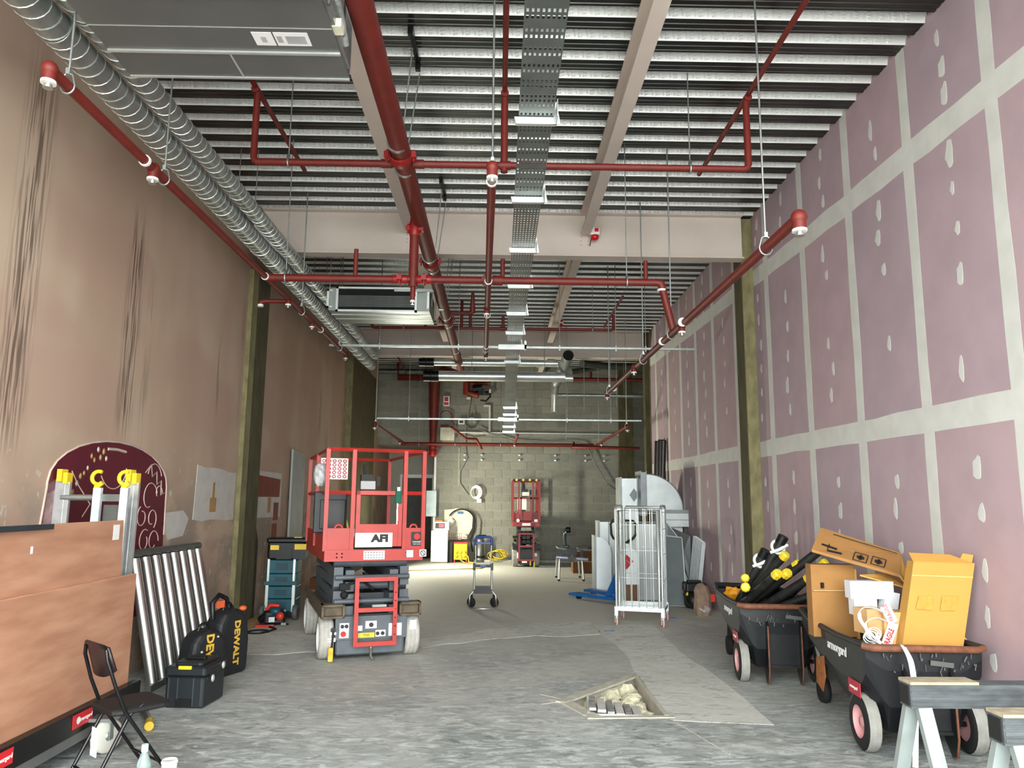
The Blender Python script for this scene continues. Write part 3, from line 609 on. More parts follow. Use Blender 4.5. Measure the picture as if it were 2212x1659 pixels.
b = B(); b.bar((.6, .35, .2), (.70, .35, .2), .04, .04); b.cyl((.70, .35, .2), (.70, .35, 1.06), .006, 6); b.cyl((.70, .35, -.02), (.70, .35, .2), .012, 6); b.bar((.66, .72, .1), (.70, .72, .1), .03, .03); b.cyl((.70, .72, .05), (.70, .72, 1.06), .006, 6); b.obj('hanging_bracket', galv_d, t)
b = B(); b.cyl((.68, .32, .05), (.72, .32, .05), .02, 8); b.cyl((.68, .25, .12), (.72, .25, .12), .02, 8); b.obj('brass_valve', M('brass', (226, 196, 70), .3, .5), t)
b = B(); b.box((.69, .62, .04), (.05, .08, .05)); b.obj('junction_box', M('cream_box', (224, 220, 196), .5), t)
t = thing('fan_coil_unit', 'grey ceiling unit with a black louvred opening behind the first cream beam', 'air unit', (-1.59, 9.8, 4.0), 0, 'ceiling air units')
b = B(); b.bb(-.66, .66, -.2, .55, 0, .3); b.obj('casing', M('fan_coil_pale', (150, 156, 152), .4, .5, .06, 3), t)
b = B()
for (x0, x1, z0, z1) in ((-.56, .5, -.02, .005), (-.56, .5, .285, .31), (-.56, -.53, -.02, .31), (.47, .5, -.02, .31), (-.68, -.65, .03, .27), (.63, .66, .03, .27), (-.68, -.60, .25, .27), (.58, .66, .25, .27), (-.68, -.60, .03, .05)): b.bb(x0, x1, -.24, -.2, z0, z1)
b.obj('opening_frame', galv_b, t)
b = B(); b.bb(-.53, .47, -.215, -.2, .0, .29); g = b.obj('opening', dark_in, t)
lv = None
for k in range(12):
    if lv is None: b = B(); b.bb(-.53, .47, -.014, .004, -.002, .003); lv = b.mesh('louvre', galv_d)
    o = bpy.data.objects.new('louvre', lv); C.objects.link(o); o.parent = g; o.location = (0, -.215, .05 + k * .013)
b = B(); b.bb(-.66, .66, .25, .26, -.006, 0); b.bb(.0, .35, .36, .375, -.004, 0); b.bb(-.66, .66, .0, .012, -.012, 0); b.obj('panel_trim', galv_b, t)
for sx in (-.74, .74):
    for y in (-.1, .65): b = B(); b.cyl((sx * .92, y * .8, .1), (sx * .92, y * .8, 1.16), .006, 6); b.obj('hanger_rod', galv, t)
b = B(); b.bar((.2, -.24, .27), (.8, -.24, .27), .03, .04); b.cyl((.78, -.1, .05), (.84, -.1, .05), .02, 8); b.obj('side_pipework', galv, t)

# --- perforated cable tray
t = pipe_thing('cable_tray', 'perforated galvanised cable tray hanging down the middle of the ceiling', 'cable tray', (.21, 2.6, 3.9))
tray_m = M('tray_steel', (122, 128, 128), .42, .75, .1, 6)
path = [(2.5, 3.9), (12.2, 3.9), (12.9, 3.8), (14.1, 3.42), (16.4, 3.06)]
def tz(y):
    for (a, za), (c, zc) in zip(path, path[1:]):
        if y <= c: return za + (zc - za) * (y - a) / (c - a)
    return path[-1][1]
def plate(b):
    x0, x1, nx = .105, .315, 8; dx = (x1 - x0) / nx; y = 2.5; dy = .052
    while y < 16.35:
        z0 = tz(y); z1 = tz(y + dy)
        dense = y > 5.6
        skip = (not dense) and int((y - 2.5) / dy) % 3 == 2
        for i in range(nx):
            xa = x0 + i * dx; xc = xa + dx / 2; yc = y + dy / 2; zc = (z0 + z1) / 2
            q = [(xa, y, z0), (xa + dx, y, z0), (xa + dx, y + dy, z1), (xa, y + dy, z1)]
            if skip or y > 12.6: b.add(q, [(3, 2, 1, 0)]); continue
            rx, ry = .0062, .0115 if dense else .013
            hh = [(xc + sx * rx, yc + sy * ry, zc) for sx, sy in ((-1, -1), (1, -1), (1, 1), (-1, 1))]
            b.add(q + hh, [(1, 0, 4, 5), (2, 1, 5, 6), (3, 2, 6, 7), (0, 3, 7, 4)])
        y += dy
piece(t, 'perforated_plate', tray_m, plate)
def flg(b):
    for x in (.105, .315):
        for (ya, za), (yb, zb) in zip(path, path[1:]): b.bar((x, ya, za + .025), (x, yb, zb + .025), .003, .05)
piece(t, 'tray_side', tray_m, flg)
for k, y in enumerate([3.1, 4.32, 5.55, 6.75, 7.93, 9.15, 10.25, 11.25, 12.35, 14.45, 14.95, 15.4, 15.9, 16.35]):
    z = tz(y); sl = .05
    piece(t, 'support_bracket', galv_b, lambda b: (b.hexa([(.085, y, z - .05), (.335, y, z - .05), (.335, y + .03, z - .05), (.085, y + .03, z - .05), (.075, y, z - .004), (.335, y, z - .004), (.335, y + .03, z - .004), (.075, y + .03, z - .004)]), b.hexa([(.318, y - .002, z - .05), (.36, y - .002, z - .05), (.36, y + .004, z - .05), (.318, y + .004, z - .05), (.318, y - .002, z + .07), (.335, y - .002, z + .1), (.335, y + .004, z + .1), (.318, y + .004, z + .07)]), b.bb(.333, .337, y - .1, y + .02, z - .05, z + .06)))

# --- hanging rails and rods
def rail(label, y, z, x0, x1, rods):
    t = pipe_thing('hanging_rail', label, 'rail', ((x0 + x1) / 2, y, z), 'slim steel rails hung across the room')
    piece(t, 'rail', galv, lambda b: b.bar((x0, y, z), (x1, y, z), .042, .03))
    for x in rods: piece(t, 'hanger_rod', galv, lambda b: (b.cyl((x, y, z - .06), (x, y, DZ), .0055, 6), b.box((x, y, z - .03), (.02, .03, .02)), b.box((x, y, z + .03), (.02, .03, .02))))
    piece(t, 'tray_cradle', galv_b, lambda b: (b.bb(-.02, .4, y - .03, y - .025, z - .035, z + .04), b.bb(.37, .4, y - .03, y + .1, z - .03, z + .1)))
rail('long steel rail hung under the second cream beam', 11.05, 3.83, -2.55, 2.95, (-1.8, -.62, .9, 1.75, 2.2))
rail('lower steel rail hung in front of the block wall', 15.32, 3.2, -2.5, 2.93, (-1.85, .35, 1.4, 2.3))
piece_t = pipe_thing('hanging_rods', 'thin threaded rods dangling loose near the back of the room', 'rod', (1.9, 16.5, 3.6), None)
for x, y, z0 in ((1.9, 16.6, 3.55), (2.6, 16.4, 3.6), (.75, 16.8, 3.6), (2.35, 17.6, 2.9), (1.6, 17.8, 3.0)): piece(piece_t, 'rod', galv, lambda b: b.cyl((x, y, z0), (x, y, DZ), .006, 6))

# --- big silver ducts across the back bay
def bigduct(label, y, z, x0, x1, r):
    t = pipe_thing('straight_duct', label, 'duct', ((x0 + x1) / 2, y, z), 'bright straight ducts across the back')
    piece(t, 'duct_wall', galv_b, lambda b: b.cyl((x0 + .28, y, z), (x1, y, z), r, 22)); piece(t, 'end_muff', dark_in if False else black_m, lambda b: (b.cyl((x0, y, z), (x0 + .14, y, z), r + .016, 20), b.cyl((x0 + .15, y, z), (x0 + .3, y, z), r + .02, 20)))
    [piece(t, 'hanger_rod', galv, lambda b: b.cyl((q, y, z + r), (q, y, DZ), .005, 6)) for q in (-.55, .9)]
bigduct('upper bright silver duct with black end, near the back wall', 14.9, 4.3, -1.62, 1.18, .07)
bigduct('lower and thicker bright silver duct with black end, near the back wall', 14.7, 3.99, -1.5, 1.3, .1)
t = pipe_thing('branch_duct', 'dark mouthed silver duct pointing into the room with a pipe dropping from it', 'duct', (1.27, 13.6, 4.22))
piece(t, 'duct_wall', galv, lambda b: b.tube([(1.27, 13.6, 4.22), (1.27, 16.4, 4.15)], .1, 20, cap=False)); piece(t, 'open_mouth', dark_in, lambda b: b.cyl((1.27, 13.66, 4.22), (1.27, 13.68, 4.22), .098, 18))
piece(t, 'drop_pipe', galv_b, lambda b: b.tube([(1.24, 16.3, 4.1), (1.22, 16.4, 3.95), (1.21, 16.4, 3.5)], .06, 14)); piece(t, 'collar', galv, lambda b: b.cyl((1.24, 16.35, 4.05), (1.22, 16.4, 3.9), .085, 14))
piece(t, 'tee_stub', galv_b, lambda b: b.cyl((1.3, 14.9, 4.0), (1.48, 14.9, 4.0), .07, 14))
t = pipe_thing('steel_conduit', 'pale steel pipe high on the back at the pink wall end', 'pipe', (2.3, 17.2, 3.98)); piece(t, 'pipe', galv, lambda b: b.cyl((1.36, 17.2, 3.98), (5.2, 17.2, 3.98), .045, 12)); [piece(t, 'hanger_rod', galv, lambda b: b.cyl((q, 17.2, 3.98), (q, 17.2, DZ), .005, 6)) for q in (1.6, 2.9)]
t = pipe_thing('flexible_duct', 'dull grey flexible duct slung high in the dark back corner', 'duct', (2.4, 18, 4.8)); piece(t, 'duct_wall', galv_d, lambda b: b.tube([(1.9, 17.0, 4.7), (2.6, 17.6, 4.75), (3.5, 18.2, 4.85), (4.6, 18.6, 4.9)], .09, 12)); piece(t, 'duct_wall', galv_d, lambda b: b.tube([(1.7, 17.6, 4.6), (2.6, 18.2, 4.85), (4.4, 18.9, 4.95)], .07, 12)); piece(t, 'strap', galv, lambda b: b.cyl((2.6, 17.6, 4.75), (2.6, 17.6, DZ), .006, 6))
t = pipe_thing('wide_insulated_pipe', 'broad dull pipe across the back below the deck', 'pipe', (-2.2, 19.6, 4.9)); piece(t, 'pipe', galv_d, lambda b: b.cyl((-3.2, 19.7, 4.93), (-1.0, 19.7, 4.93), .07, 14)); piece(t, 'bracket', galv, lambda b: b.cyl((-2.2, 19.7, 4.93), (-2.2, 19.7, DZ), .008, 6))

# --- fire alarm sounders
snd_red = M('alarm_red', (190, 16, 24), .35)
def sounder(label, x, y, z):
    t = thing('alarm_sounder', label, 'alarm', (x, y, z), 0, 'white and red alarm sounders on the beams')
    b = B(); b.rbox((0, 0, .02), (.125, .07, .09), .015); b.box((.0, .06, .02), (.02, .08, .04)); b.obj('housing', white_p, t)
    b = B(); b.lathe([(.04, -.025), (.05, -.035), (.05, -.065), (.035, -.085), (.001, -.09)], (0, 0, 0), (0, 0, 1), 16); b.obj('red_beacon', snd_red, t)
    b = B(); b.bb(-.005, .045, -.037, -.035, .01, .055); b.obj('red_label', snd_red, t)
    b = B(); b.tube([(-.03, 0, -.02), (-.05, .01, -.1), (-.06, .02, -.16)], .006, 6); b.obj('cable_tail', black_p, t)
sounder('white and red alarm sounder on the first cream beam', 1.17, 8.94, 4.86); sounder('white and red alarm sounder at the second cream beam', 1.19, 14.4, 5.03)

# --- services on the back wall
t = thing('alarm_call_box', 'white alarm call box with a red window on the block wall', 'alarm', (-1.41, 19.98, 4.05))
b = B(); b.rbox((0, -.04, .13), (.17, .08, .27), .02); b.obj('housing', white_p, t); b = B(); b.bb(-.05, .05, -.084, -.08, .12, .23); b.bb(-.06, .06, -.084, -.08, .02, .09); b.obj('red_window', snd_red, t)
t = thing('control_box', 'cream steel control box low on the block wall services', 'box', (-1.36, 19.9, 3.12)); b = B(); b.rbox((0, 0, .17), (.38, .2, .34), .01); b.obj('casing', M('cream_steel', (206, 202, 182), .5), t); b = B(); b.bb(-.18, .02, -.09, .08, .34, .42); b.obj('cable_glands', M('dark_red_glands', (70, 22, 20), .6), t); b = B(); b.bb(.1, .104, -.104, -.1, .02, .32); b.obj('lid_seam', galv_d, t)
t = thing('pump_valve_set', 'red and black pump valve set mounted high on the block wall', 'valve', (-.6, 19.9, 4.3)); b = B(); b.cyl((-.28, 0, .05), (-.28, 0, .38), .09, 12); b.cyl((-.28, 0, .12), (.05, -.05, .02), .08, 12); b.cyl((-.28, .05, .36), (.35, .05, .38), .05, 10); b.obj('red_body', M('valve_red', (128, 40, 26), .5), t)
b = B(); b.cyl((-.1, -.05, .2), (.14, -.05, .24), .1, 10); b.box((.12, -.06, .12), (.14, .12, .16)); b.cyl((.2, 0, .1), (.32, 0, .1), .05, 8); b.obj('black_motor', black_m, t); b = B(); b.tube([(.1, -.05, -.1), (.25, -.08, -.12), (.36, -.06, .0), (.35, -.04, .12)], .022, 8); b.obj('black_hose', rubber, t)
b = B(); b.cyl((.35, -.04, .1), (.36, -.04, .2), .03, 8); b.box((-.22, -.1, -.06), (.1, .03, .05)); b.obj('white_cap', white_p, t)
t = thing('alarm_gong', 'round grey alarm gong with a small meter on the block wall', 'gong', (-.73, 19.92, 3.6)); b = B(); b.lathe([(.001, 0), (.1, 0), (.16, .03), (.165, .06), (.15, .07)], (0, 0, 0), (0, -1, 0), 20); b.obj('gong', M('gong_grey', (136, 138, 128), .5, .3), t); b = B(); b.box((-.27, -.02, .02), (.17, .06, .14)); b.obj('meter', white_p, t); b = B(); b.bb(-.32, -.22, -.054, -.05, -.01, .05); b.obj('meter_face', black_p, t)
t = thing('conduit_frame', 'white trunking elbow on the block wall beside the gong', 'conduit', (-.25, 19.95, 3.3)); b = B(); b.bar((-.6, 0, .02), (.02, 0, .02), .05, .05); b.bar((0, 0, 0), (0, 0, .78), .05, .05); b.bar((-.16, 0, .76), (.02, 0, .76), .04, .05); b.obj('trunking', M('trunking', (200, 196, 184), .5), t); b = B(); b.tube([(-.62, -.03, .0), (-.4, -.05, -.06), (-.1, -.05, -.03)], .012, 6); b.obj('red_cable', red_p, t); b = B(); b.cyl((-.42, -.02, .35), (-.42, -.02, .65), .012, 6); b.ball((-.41, -.02, .32), .035); b.obj('gauge_tube', M('gauge', (196, 176, 130), .4), t)
t = thing('red_hose_loops', 'coiled red cable looped beneath the alarm call box', 'cable', (-1.4, 19.93, 3.75)); b = B(); b.tube([(-.12, 0, -.05)] + arc((-.02, 0, .02), .15, PI, -.3, 14) + [(.2, 0, -.18), (.3, 0, -.22)], .013, 6); b.tube(arc((.0, -.02, .0), .17, 2.6, -.9, 14), .012, 6); b.obj('cable', M('red_cable', (126, 44, 40), .5), t)
t = thing('wall_conduit', 'long pale conduit along the block wall above the cables', 'conduit', (.3, 19.95, 3.33)); b = B(); b.cyl((-1.45, 0, .02), (2.9, 0, 0), .022, 8); b.obj('conduit', galv_b, t)
t = thing('grey_cable', 'grey cable drooping across the block wall to the ductwork pile', 'cable', (1.2, 19.9, 3.0)); b = B(); b.tube([(-1.75, 0, .45), (-1.4, 0, .3), (-.8, 0, .12), (0, 0, .08), (.6, 0, .13), (.95, 0, .1), (1.2, 0, -.1), (1.38, 0, -.5), (1.65, 0, -.95), (2.0, 0, -1.2)], .018, 8); b.obj('cable', M('cable_grey', (128, 128, 120), .6), t)
t = thing('pale_cable', 'thin pale cable hanging down the block wall to the cable coil', 'cable', (-.9, 19.95, 1.7)); b = B(); b.tube([(.2, 0, 3.3), (.12, 0, 2.4), (0, 0, 1.65), (.02, 0, 1.2), (.06, 0, .95), (-.12, 0, .6), (-.12, 0, .3), (.1, 0, 0)], .013, 6); b.obj('cable', M('cable_pale', (150, 148, 134), .6), t)
t = thing('cable_coil', 'round coil of white cable hung on the block wall', 'coil', (-.6, 19.9, 1.55))
for k in range(4):
    b = B(); b.tube([(.02 * k * .5 + (.09 + k * .018) * math.cos(a), -.03 * k * .5, .22 + (.12 + k * .018) * math.sin(a)) for a in [2 * PI * j / 20 for j in range(20)]], .012, 6, closed=True); b.obj('loop', white_p, t)
b = B(); b.box((.1, 0, .0), (.12, .06, .1)); b.obj('socket_box', white_p, t)
t = thing('wall_cabinet', 'pale blue grey wall cabinet above the white fridge', 'cabinet', (-1.74, 19.9, 1.12)); wc = M('cabinet_paleblue', (176, 196, 200), .4); b = B(); b.bb(-.13, .13, -.1, .1, .02, .68); b.obj('casing', wc, t); b = B(); b.bb(-.13, .13, -.115, -.1, .4, .68); b.obj('door', wc, t); b = B(); b.bb(-.13, .13, -.115, -.1, .02, .39); b.obj('door', wc, t)
for x, od in ((-.9, 'first'), (-.45, 'second'), (.55, 'third'), (1.5, 'fourth'), (2.3, 'fifth'), (2.8, 'sixth')):
    t = thing('steel_bracket_pair', 'little pair of steel brackets on the block wall, %s along from the dark opening' % od, 'bracket', (x, 19.97, 2.62), 0, 'steel brackets on the block wall')
    for z in (0, .13): b = B(); b.box((0, 0, z), (.05, .06, .04)); b.cyl((0, -.05, z), (0, 0, z), .015, 6); b.obj('bracket', galv, t)
b = B(); b.bb(-.02, .02, -.012, 0, 0, 1.0); o = b.obj('chalk_line_strip', M('strip', (160, 160, 140), .7)); o.location = (-1.05, 20.0, 1.95); tag(o, 'thin pale timber strip fixed on the block wall', 'strip')
# ================================================================ scissor lifts
l_red = M('lift_red', (176, 50, 42), .42, 0, .1, 6); l_grey = M('lift_grey', (84, 90, 96), .5, .1, .12, 6); l_dk = M('lift_dark', (52, 56, 62), .5, .1, .12); rustb = M('lift_rusted_pocket', (96, 84, 68), .8, .1, .25, 10)
tyre = M('white_tyre', (176, 172, 164), .8, 0, .14, 12, .2, 40); l_dred = M('lift_dull_red', (140, 44, 46), .5, 0, .12, 6); l_black = M('lift_black', (30, 32, 34), .5, .1, .2)
def wheel(t, x, y, r, wd, side, mt=None, hubm=None):
    wt = piece_l(t, 'wheel', mt or tyre, lambda b: b.lathe([(r * .72, -wd / 2), (r * .9, -wd / 2), (r, -wd / 2 + .02), (r, -wd * .18), (r * .985, -wd * .16), (r, -wd * .14), (r, wd * .14), (r * .985, wd * .16), (r, wd * .18), (r, wd / 2 - .02), (r * .9, wd / 2), (r * .72, wd / 2)], (x, y, r), (1, 0, 0), 26))
    b = B(); b.lathe([(.001, .02), (r * .2, .02), (r * .22, -.01), (r * .6, -.02), (r * .74, wd / 2 - .005)], (x, y, r), (side, 0, 0), 22); b.lathe([(.001, 0), (r * .74, -wd / 2 + .005)], (x, y, r), (side, 0, 0), 22); h = b.obj('wheel_hub', hubm or white_p, wt)
    return wt
def piece_l(t, name, mat, fn, **kw):
    b = B(); fn(b); return b.obj(name, mat, t, **kw)
def scissor(label, loc, rz, w, L, red, grey, dk_, near):
    t = thing('scissor_lift', label, 'scissor lift', loc, rz, 'red scissor lifts'); W = w / 2; F = -L / 2
    wy = L / 2 - .2; wx = W - .065; r = .205
    for sx in (-1, 1):
        for sy in (-1, 1): wheel(t, sx * wx, sy * wy + (0 if sy < 0 else -.05), r, .14, sx, tyre if near else grey_rub)
    piece_l(t, 'chassis', grey, lambda b: (b.rbox((0, 0, .24), (w - .30, L - .05, .38), .03), b.bb(-W + .14, W - .14, F - .0, F + .03, .2, .42)))
    piece_l(t, 'chassis_rail', rustb if near else dk_, lambda b: [b.bb(sx * (W - .02), sx * (W - .05), F + .12, -F - .1, .38, .50) for sx in (-1, 1)] + [b.bb(sx * (W - .13), sx * (W - .05), F + .12, -F - .1, .44, .46) for sx in (-1, 1)])
    for sx in (-1, 1):
        f = piece_l(t, 'fork_pocket', rustb if near else dk_, lambda b: (b.bb(sx * (W + .0), sx * (W - .22), F - .03, F + .12, .41, .43), b.bb(sx * W, sx * (W - .22), F - .03, F + .12, .52, .54), b.bb(sx * W, sx * (W - .02), F - .03, F + .12, .41, .54), b.bb(sx * (W - .2), sx * (W - .22), F - .03, F + .12, .41, .54)))
        b = B(); b.bb(sx * (W - .02), sx * (W - .2), F + .03, F + .05, .43, .52); b.obj('pocket_inside', rustb if near else dk_, f)
    # folded scissor arms: four layers each side, crossing
    for sx in (-1, 1):
        for k in range(4):
            z = .49 + k * .115
            piece_l(t, 'scissor_arm', grey, lambda b: b.bar((sx * (W - .16), F + .08, z + (0 if k % 2 else .03)), (sx * (W - .16), -F - .12, z + (.03 if k % 2 else 0)), .09, .10))
            piece_l(t, 'scissor_arm', grey, lambda b: b.bar((sx * (W - .27), F + .06, z - .025), (sx * (W - .27), -F - .12, z + .03), .085, .09))
    for k, z in enumerate((.56, .70, .79, .92)): piece_l(t, 'cross_tube', grey, lambda b: b.cyl((-W + .12, F + (.03 if k % 2 == 0 else .2), z), (W - .12, F + (.03 if k % 2 == 0 else .2), z), .024 if k % 2 == 0 else .045, 10))
    piece_l(t, 'lift_cylinder', dk_, lambda b: (b.cyl((-.1, F + .3, .5), (-.1, -F - .3, .85), .055, 12), b.bb(-W + .3, W - .3, F + .35, -F - .3, .45, .6)))
    piece_l(t, 'hydraulic_hoses', rubber, lambda b: (b.tube([(-.3, F + .06, .62), (-.25, F + .03, .72), (-.1, F + .05, .76), (.02, F + .1, .66)], .013, 6), b.tube([(-.18, F + .02, .48), (-.1, F, .52), (.0, F + .02, .49)], .013, 6), b.box((-.27, F + .05, .7), (.1, .06, .06)), b.ball((-.27, F + .06, .62), .04)))
    pl = piece_l(t, 'plug', M('pale_plug', (168, 176, 172), .5), lambda b: (b.cyl((.0, F - .0, .5), (.14, F - .0, .5), .026, 10),))
    # platform tray
    zp = .95
    p = piece_l(t, 'platform', red, lambda b: (b.bb(-W, W, F - .03, -F + .02, zp, zp + .11),)); dm = M('deck_plate', (70, 70, 70), .6, .5, .1)
    b = B(); b.bb(-W + .02, W - .02, F, -F, zp + .11, zp + .115); b.obj('deck_plate', dm, p)
    b = B()
    for xx in (-W + .12, -W + .17, W - .17, W - .12): 
        for zz in (zp + .04, zp + .075): b.cyl((xx, F - .032, zz), (xx, F - .028, zz), .009, 8)
    b.obj('bolt_holes', dark_in, p)
    # toe boards
    zt = zp + .32
    piece_l(t, 'toe_board', red, lambda b: [b.bb(sx * W, sx * (W - .012), F, -F, zp + .11, zp + .26) for sx in (-1, 1)] + [b.bb(-W, W, -F - .0, -F - .012, zp + .11, zp + .26)])
    rw_ = .036
    def rail_(pts): return piece_l(t, 'guard_rail', red, lambda b: b.tube(pts, rw_ / 2, 4, smooth=False))
    zm, ztop = 1.62, 2.05
    gx0, gx1 = -W + .26, W - .195 if near else W - .16
    if not near: gx0 = -W + .14
    rail_([(-W, F, ztop), (W, F, ztop)]); rail_([(-W, F, ztop), (-W, -F, ztop)]); rail_([(W, F, ztop), (W, -F, ztop)]); rail_([(-W, -F, ztop), (W, -F, ztop)])
    rail_([(-W, F, zm), (-W, -F, zm)]); rail_([(W, F, zm), (W, -F, zm)]); rail_([(-W, -F, zm), (W, -F, zm)]); rail_([(-W, F, zm), (gx0, F, zm)]); rail_([(gx1, F, zm), (W, F, zm)])
    for x, y in ((-W, F), (W, F), (-W, -F), (W, -F), (gx0, F), (gx1, F), (-W, 0), (W, 0)):
        piece_l(t, 'guard_post', red, lambda b: b.bb(x - .02, x + .02, y - .02, y + .02, zp + .1, ztop))
    # front corner plates with lifting eyes
    for x0, x1 in ((-W, gx0), (gx1, W)):
        piece_l(t, 'corner_plate', red, lambda b: (b.bb(x0, x1, F - .006, F + .006, zp + .11, zt), b.tube(arc(((x0 + x1) / 2, F, zt), .035, 0, PI, 8), .012, 6)))
    # gate
    g = piece_l(t, 'gate', red, lambda b: (b.bb(gx0 + .03, gx0 + .07, F - .04, F - .005, zp + .14, zm + .02), b.bb(gx1 - .07, gx1 - .03, F - .04, F - .005, zp + .14, zm + .02), b.bb(gx0 + .03, gx1 - .03, F - .04, F - .005, zm - .02, zm + .02), b.bb(gx0 + .06, gx1 - .06, F - .03, F - .01, zp + .14, zp + .36)))
    # ladder
    lw = .19 if near else .17; lx = .02 if near else 0
    ld = piece_l(t, 'ladder', red, lambda b: [b.bb(lx + sx * lw - .02, lx + sx * lw + .02, F - .11, F - .075, .15, .80) for sx in (-1, 1)] + [b.bb(lx - lw, lx + lw, F - .115, F - .07, z - .02, z + .02) for z in (.17, .49, .78)])
    b = B()
    for k in range(6): b.cyl((lx + lw, F - .113, .25 + k * .08), (lx + lw, F - .108, .25 + k * .08), .007, 6)
    b.obj('ladder_holes', dark_in, ld)
    piece_l(t, 'control_box', black_p, lambda b: (b.box((W - .3, -F - .08, 1.76), (.14, .1, .2)), b.bar((W - .32, -F - .08, 1.85), (W - .33, -F - .1, 1.98), .035, .035), b.box((W - .16, -F - .1, 1.78), (.05, .05, .12))))
    piece_l(t, 'control_label', paper, lambda b: b.bb(W - .38, W - .2, -F - .16, -F - .13, 1.68, 1.78))
    return t, g, F, W
ink = M('black_ink', (20, 20, 20), .6); gink = M('grey_ink', (150, 150, 150), .6); rink = M('red_ink', (196, 30, 44), .5)
t, g, F, W = scissor('large red and grey scissor lift with white wheels and a hire sign on its gate', (-1.545, 8.60, 0), math.radians(19), .98, 1.9, l_red, l_grey, l_dk, True)
sg = piece_l(t, 'hire_sign', white_p, lambda b: b.bb(-.20, .17, F - .05, F - .042, 1.085, 1.225))
txt('AFI', .095, ink, sg, (.045, F - .0505, 1.168), bold=.006, sx=1.25); txt('Hire', .035, gink, sg, (-.155, F - .0505, 1.188)); txt('from', .035, gink, sg, (-.155, F - .0505, 1.152)); txt('National Hire   afi-uplift.co.uk', .02, gink, sg, (-.015, F - .0505, 1.105), sx=1.0)
def sticker(x0, x1, z0, z1, mat, y=None, name='sticker', par=None):
    return piece_l(t, name, mat, lambda b: b.bb(x0, x1, (y or F) - .004, (y or F), z0, z1))
fy = F - .032
s1 = sticker(-.11, .10, .965, 1.05, paper, fy, 'data_plate'); b = B()
for i in range(7):
    for j in range(3): b.bb(-.10 + i * .028, -.082 + i * .028, fy - .006, fy - .004, .975 + j * .025, .99 + j * .025)
b.obj('printing', gink, s1, kind='stuff')
sticker(.32, .39, .98, 1.05, M('pale_blue_sticker', (190, 205, 220), .5), fy, 'warning_sticker')
s2 = sticker(.455, .525, .985, 1.055, paper, fy - .002, 'no_symbol_sticker'); b = B(); b.tube([(.49 + .024 * math.cos(a), fy - .008, 1.02 + .024 * math.sin(a)) for a in [2 * PI * k / 16 for k in range(16)]], .004, 4, closed=True); b.bar((.475, fy - .008, 1.037), (.505, fy - .008, 1.003), .006, .006); b.obj('symbol', ink, s2)
s3 = sticker(.37, .49, 1.09, 1.23, black_p, F - .006, 'danger_sticker'); b = B(); b.cyl((.43, F - .016, 1.185), (.43, F - .010, 1.185), .032, 14); b.obj('red_disc', snd_red, s3); txt('DANGER', .022, paper, s3, (.43, F - .0115, 1.13)); txt('KEEP CLEAR', .014, paper, s3, (.43, F - .0115, 1.108))
lf = piece_l(t, 'control_cluster', white_p, lambda b: b.bb(-.31, -.22, F - .006, F + .0, .22, .36)); b = B(); b.cyl((-.285, F - .02, .33), (-.285, F - .006, .33), .018, 12); b.cyl((-.245, F - .02, .33), (-.245, F - .006, .33), .018, 12); b.obj('black_knob', black_p, lf); b = B(); b.cyl((-.275, F - .03, .26), (-.275, F - .006, .26), .026, 14); b.obj('stop_button', snd_red, lf)
c2 = piece_l(t, 'key_panel', white_p, lambda b: (b.bb(-.06, .05, F - .006, F, .30, .37), b.bb(.04, .14, F - .006, F, .22, .28), b.bb(-.15, -.09, F - .006, F, .28, .33))); b = B(); b.cyl((-.005, F - .02, .335), (-.005, F - .006, .335), .022, 12); b.cyl((.06, F - .02, .25), (.06, F - .006, .25), .018, 12); b.cyl((.11, F - .02, .25), (.11, F - .006, .25), .018, 12); b.obj('black_knob', black_p, c2)
yl = piece_l(t, 'yellow_plate', yellow, lambda b: b.bb(-.13, .03, F - .008, F, .215, .26)); txt('TNS', .035, ink, yl, (-.05, F - .0095, .237))
for x0, x1, z0, z1 in ((.17, .22, .22, .34), (.24, .30, .22, .34), (.38, .45, .27, .36)): sticker(x0, x1, z0, z1, paper, F - .001)
pe = piece_l(t, 'pendant', black_p, lambda b: (b.cyl((-.37, F - .02, .30), (-.37, F, .30), .025, 10), b.tube([(-.37, F - .015, .3), (-.375, F - .012, .18), (-.385, F - .012, .1)], .01, 6))); b = B(); b.rbox((-.388, F - .02, .075), (.05, .03, .13), .012); b.obj('pendant_body', M('dirty_yellow', (206, 172, 60), .6, 0, .25, 20), pe); b = B(); b.bb(-.42, -.345, F - .004, F, .19, .225); b.bb(-.40, -.34, F - .004, F, .255, .28); b.obj('sticker', paper, pe)
piece_l(t, 'drag_strap', M('dull_strap', (110, 104, 92), .8), lambda b: b.tube([(.0, F - .005, .12), (.0, F - .015, .04), (.02, F - .03, .01)], .012, 6)); piece_l(t, 'tow_pin', M('brass_pin', (200, 180, 120), .3, .5), lambda b: b.ball((0, F - .005, .12), .014))
sb = piece_l(t, 'symbol_board', white_p, lambda b: b.bb(-.52, -.24, F + .38, F + .395, 1.76, 1.98)); b = B()
for i in range(5):
    for j in range(5): b.tube([(-.49 + i * .054 + .017 * math.cos(a), F + .376, 1.79 + j * .04 + .014 * math.sin(a)) for a in [2 * PI * k / 8 for k in range(8)]], .004, 4, closed=True)
b.obj('red_symbols', rink, sb)
hs = piece_l(t, 'hanging_case', M('dark_case', (40, 42, 46), .5, 0, .1), lambda b: b.rbox((-.40, -.55, 1.42), (.34, .05, .42), .02, 0, 0, 0)); b = B(); b.rbox((-.38, -.58, 1.40), (.26, .02, .3), .02); b.obj('case_pad', black_p, hs)
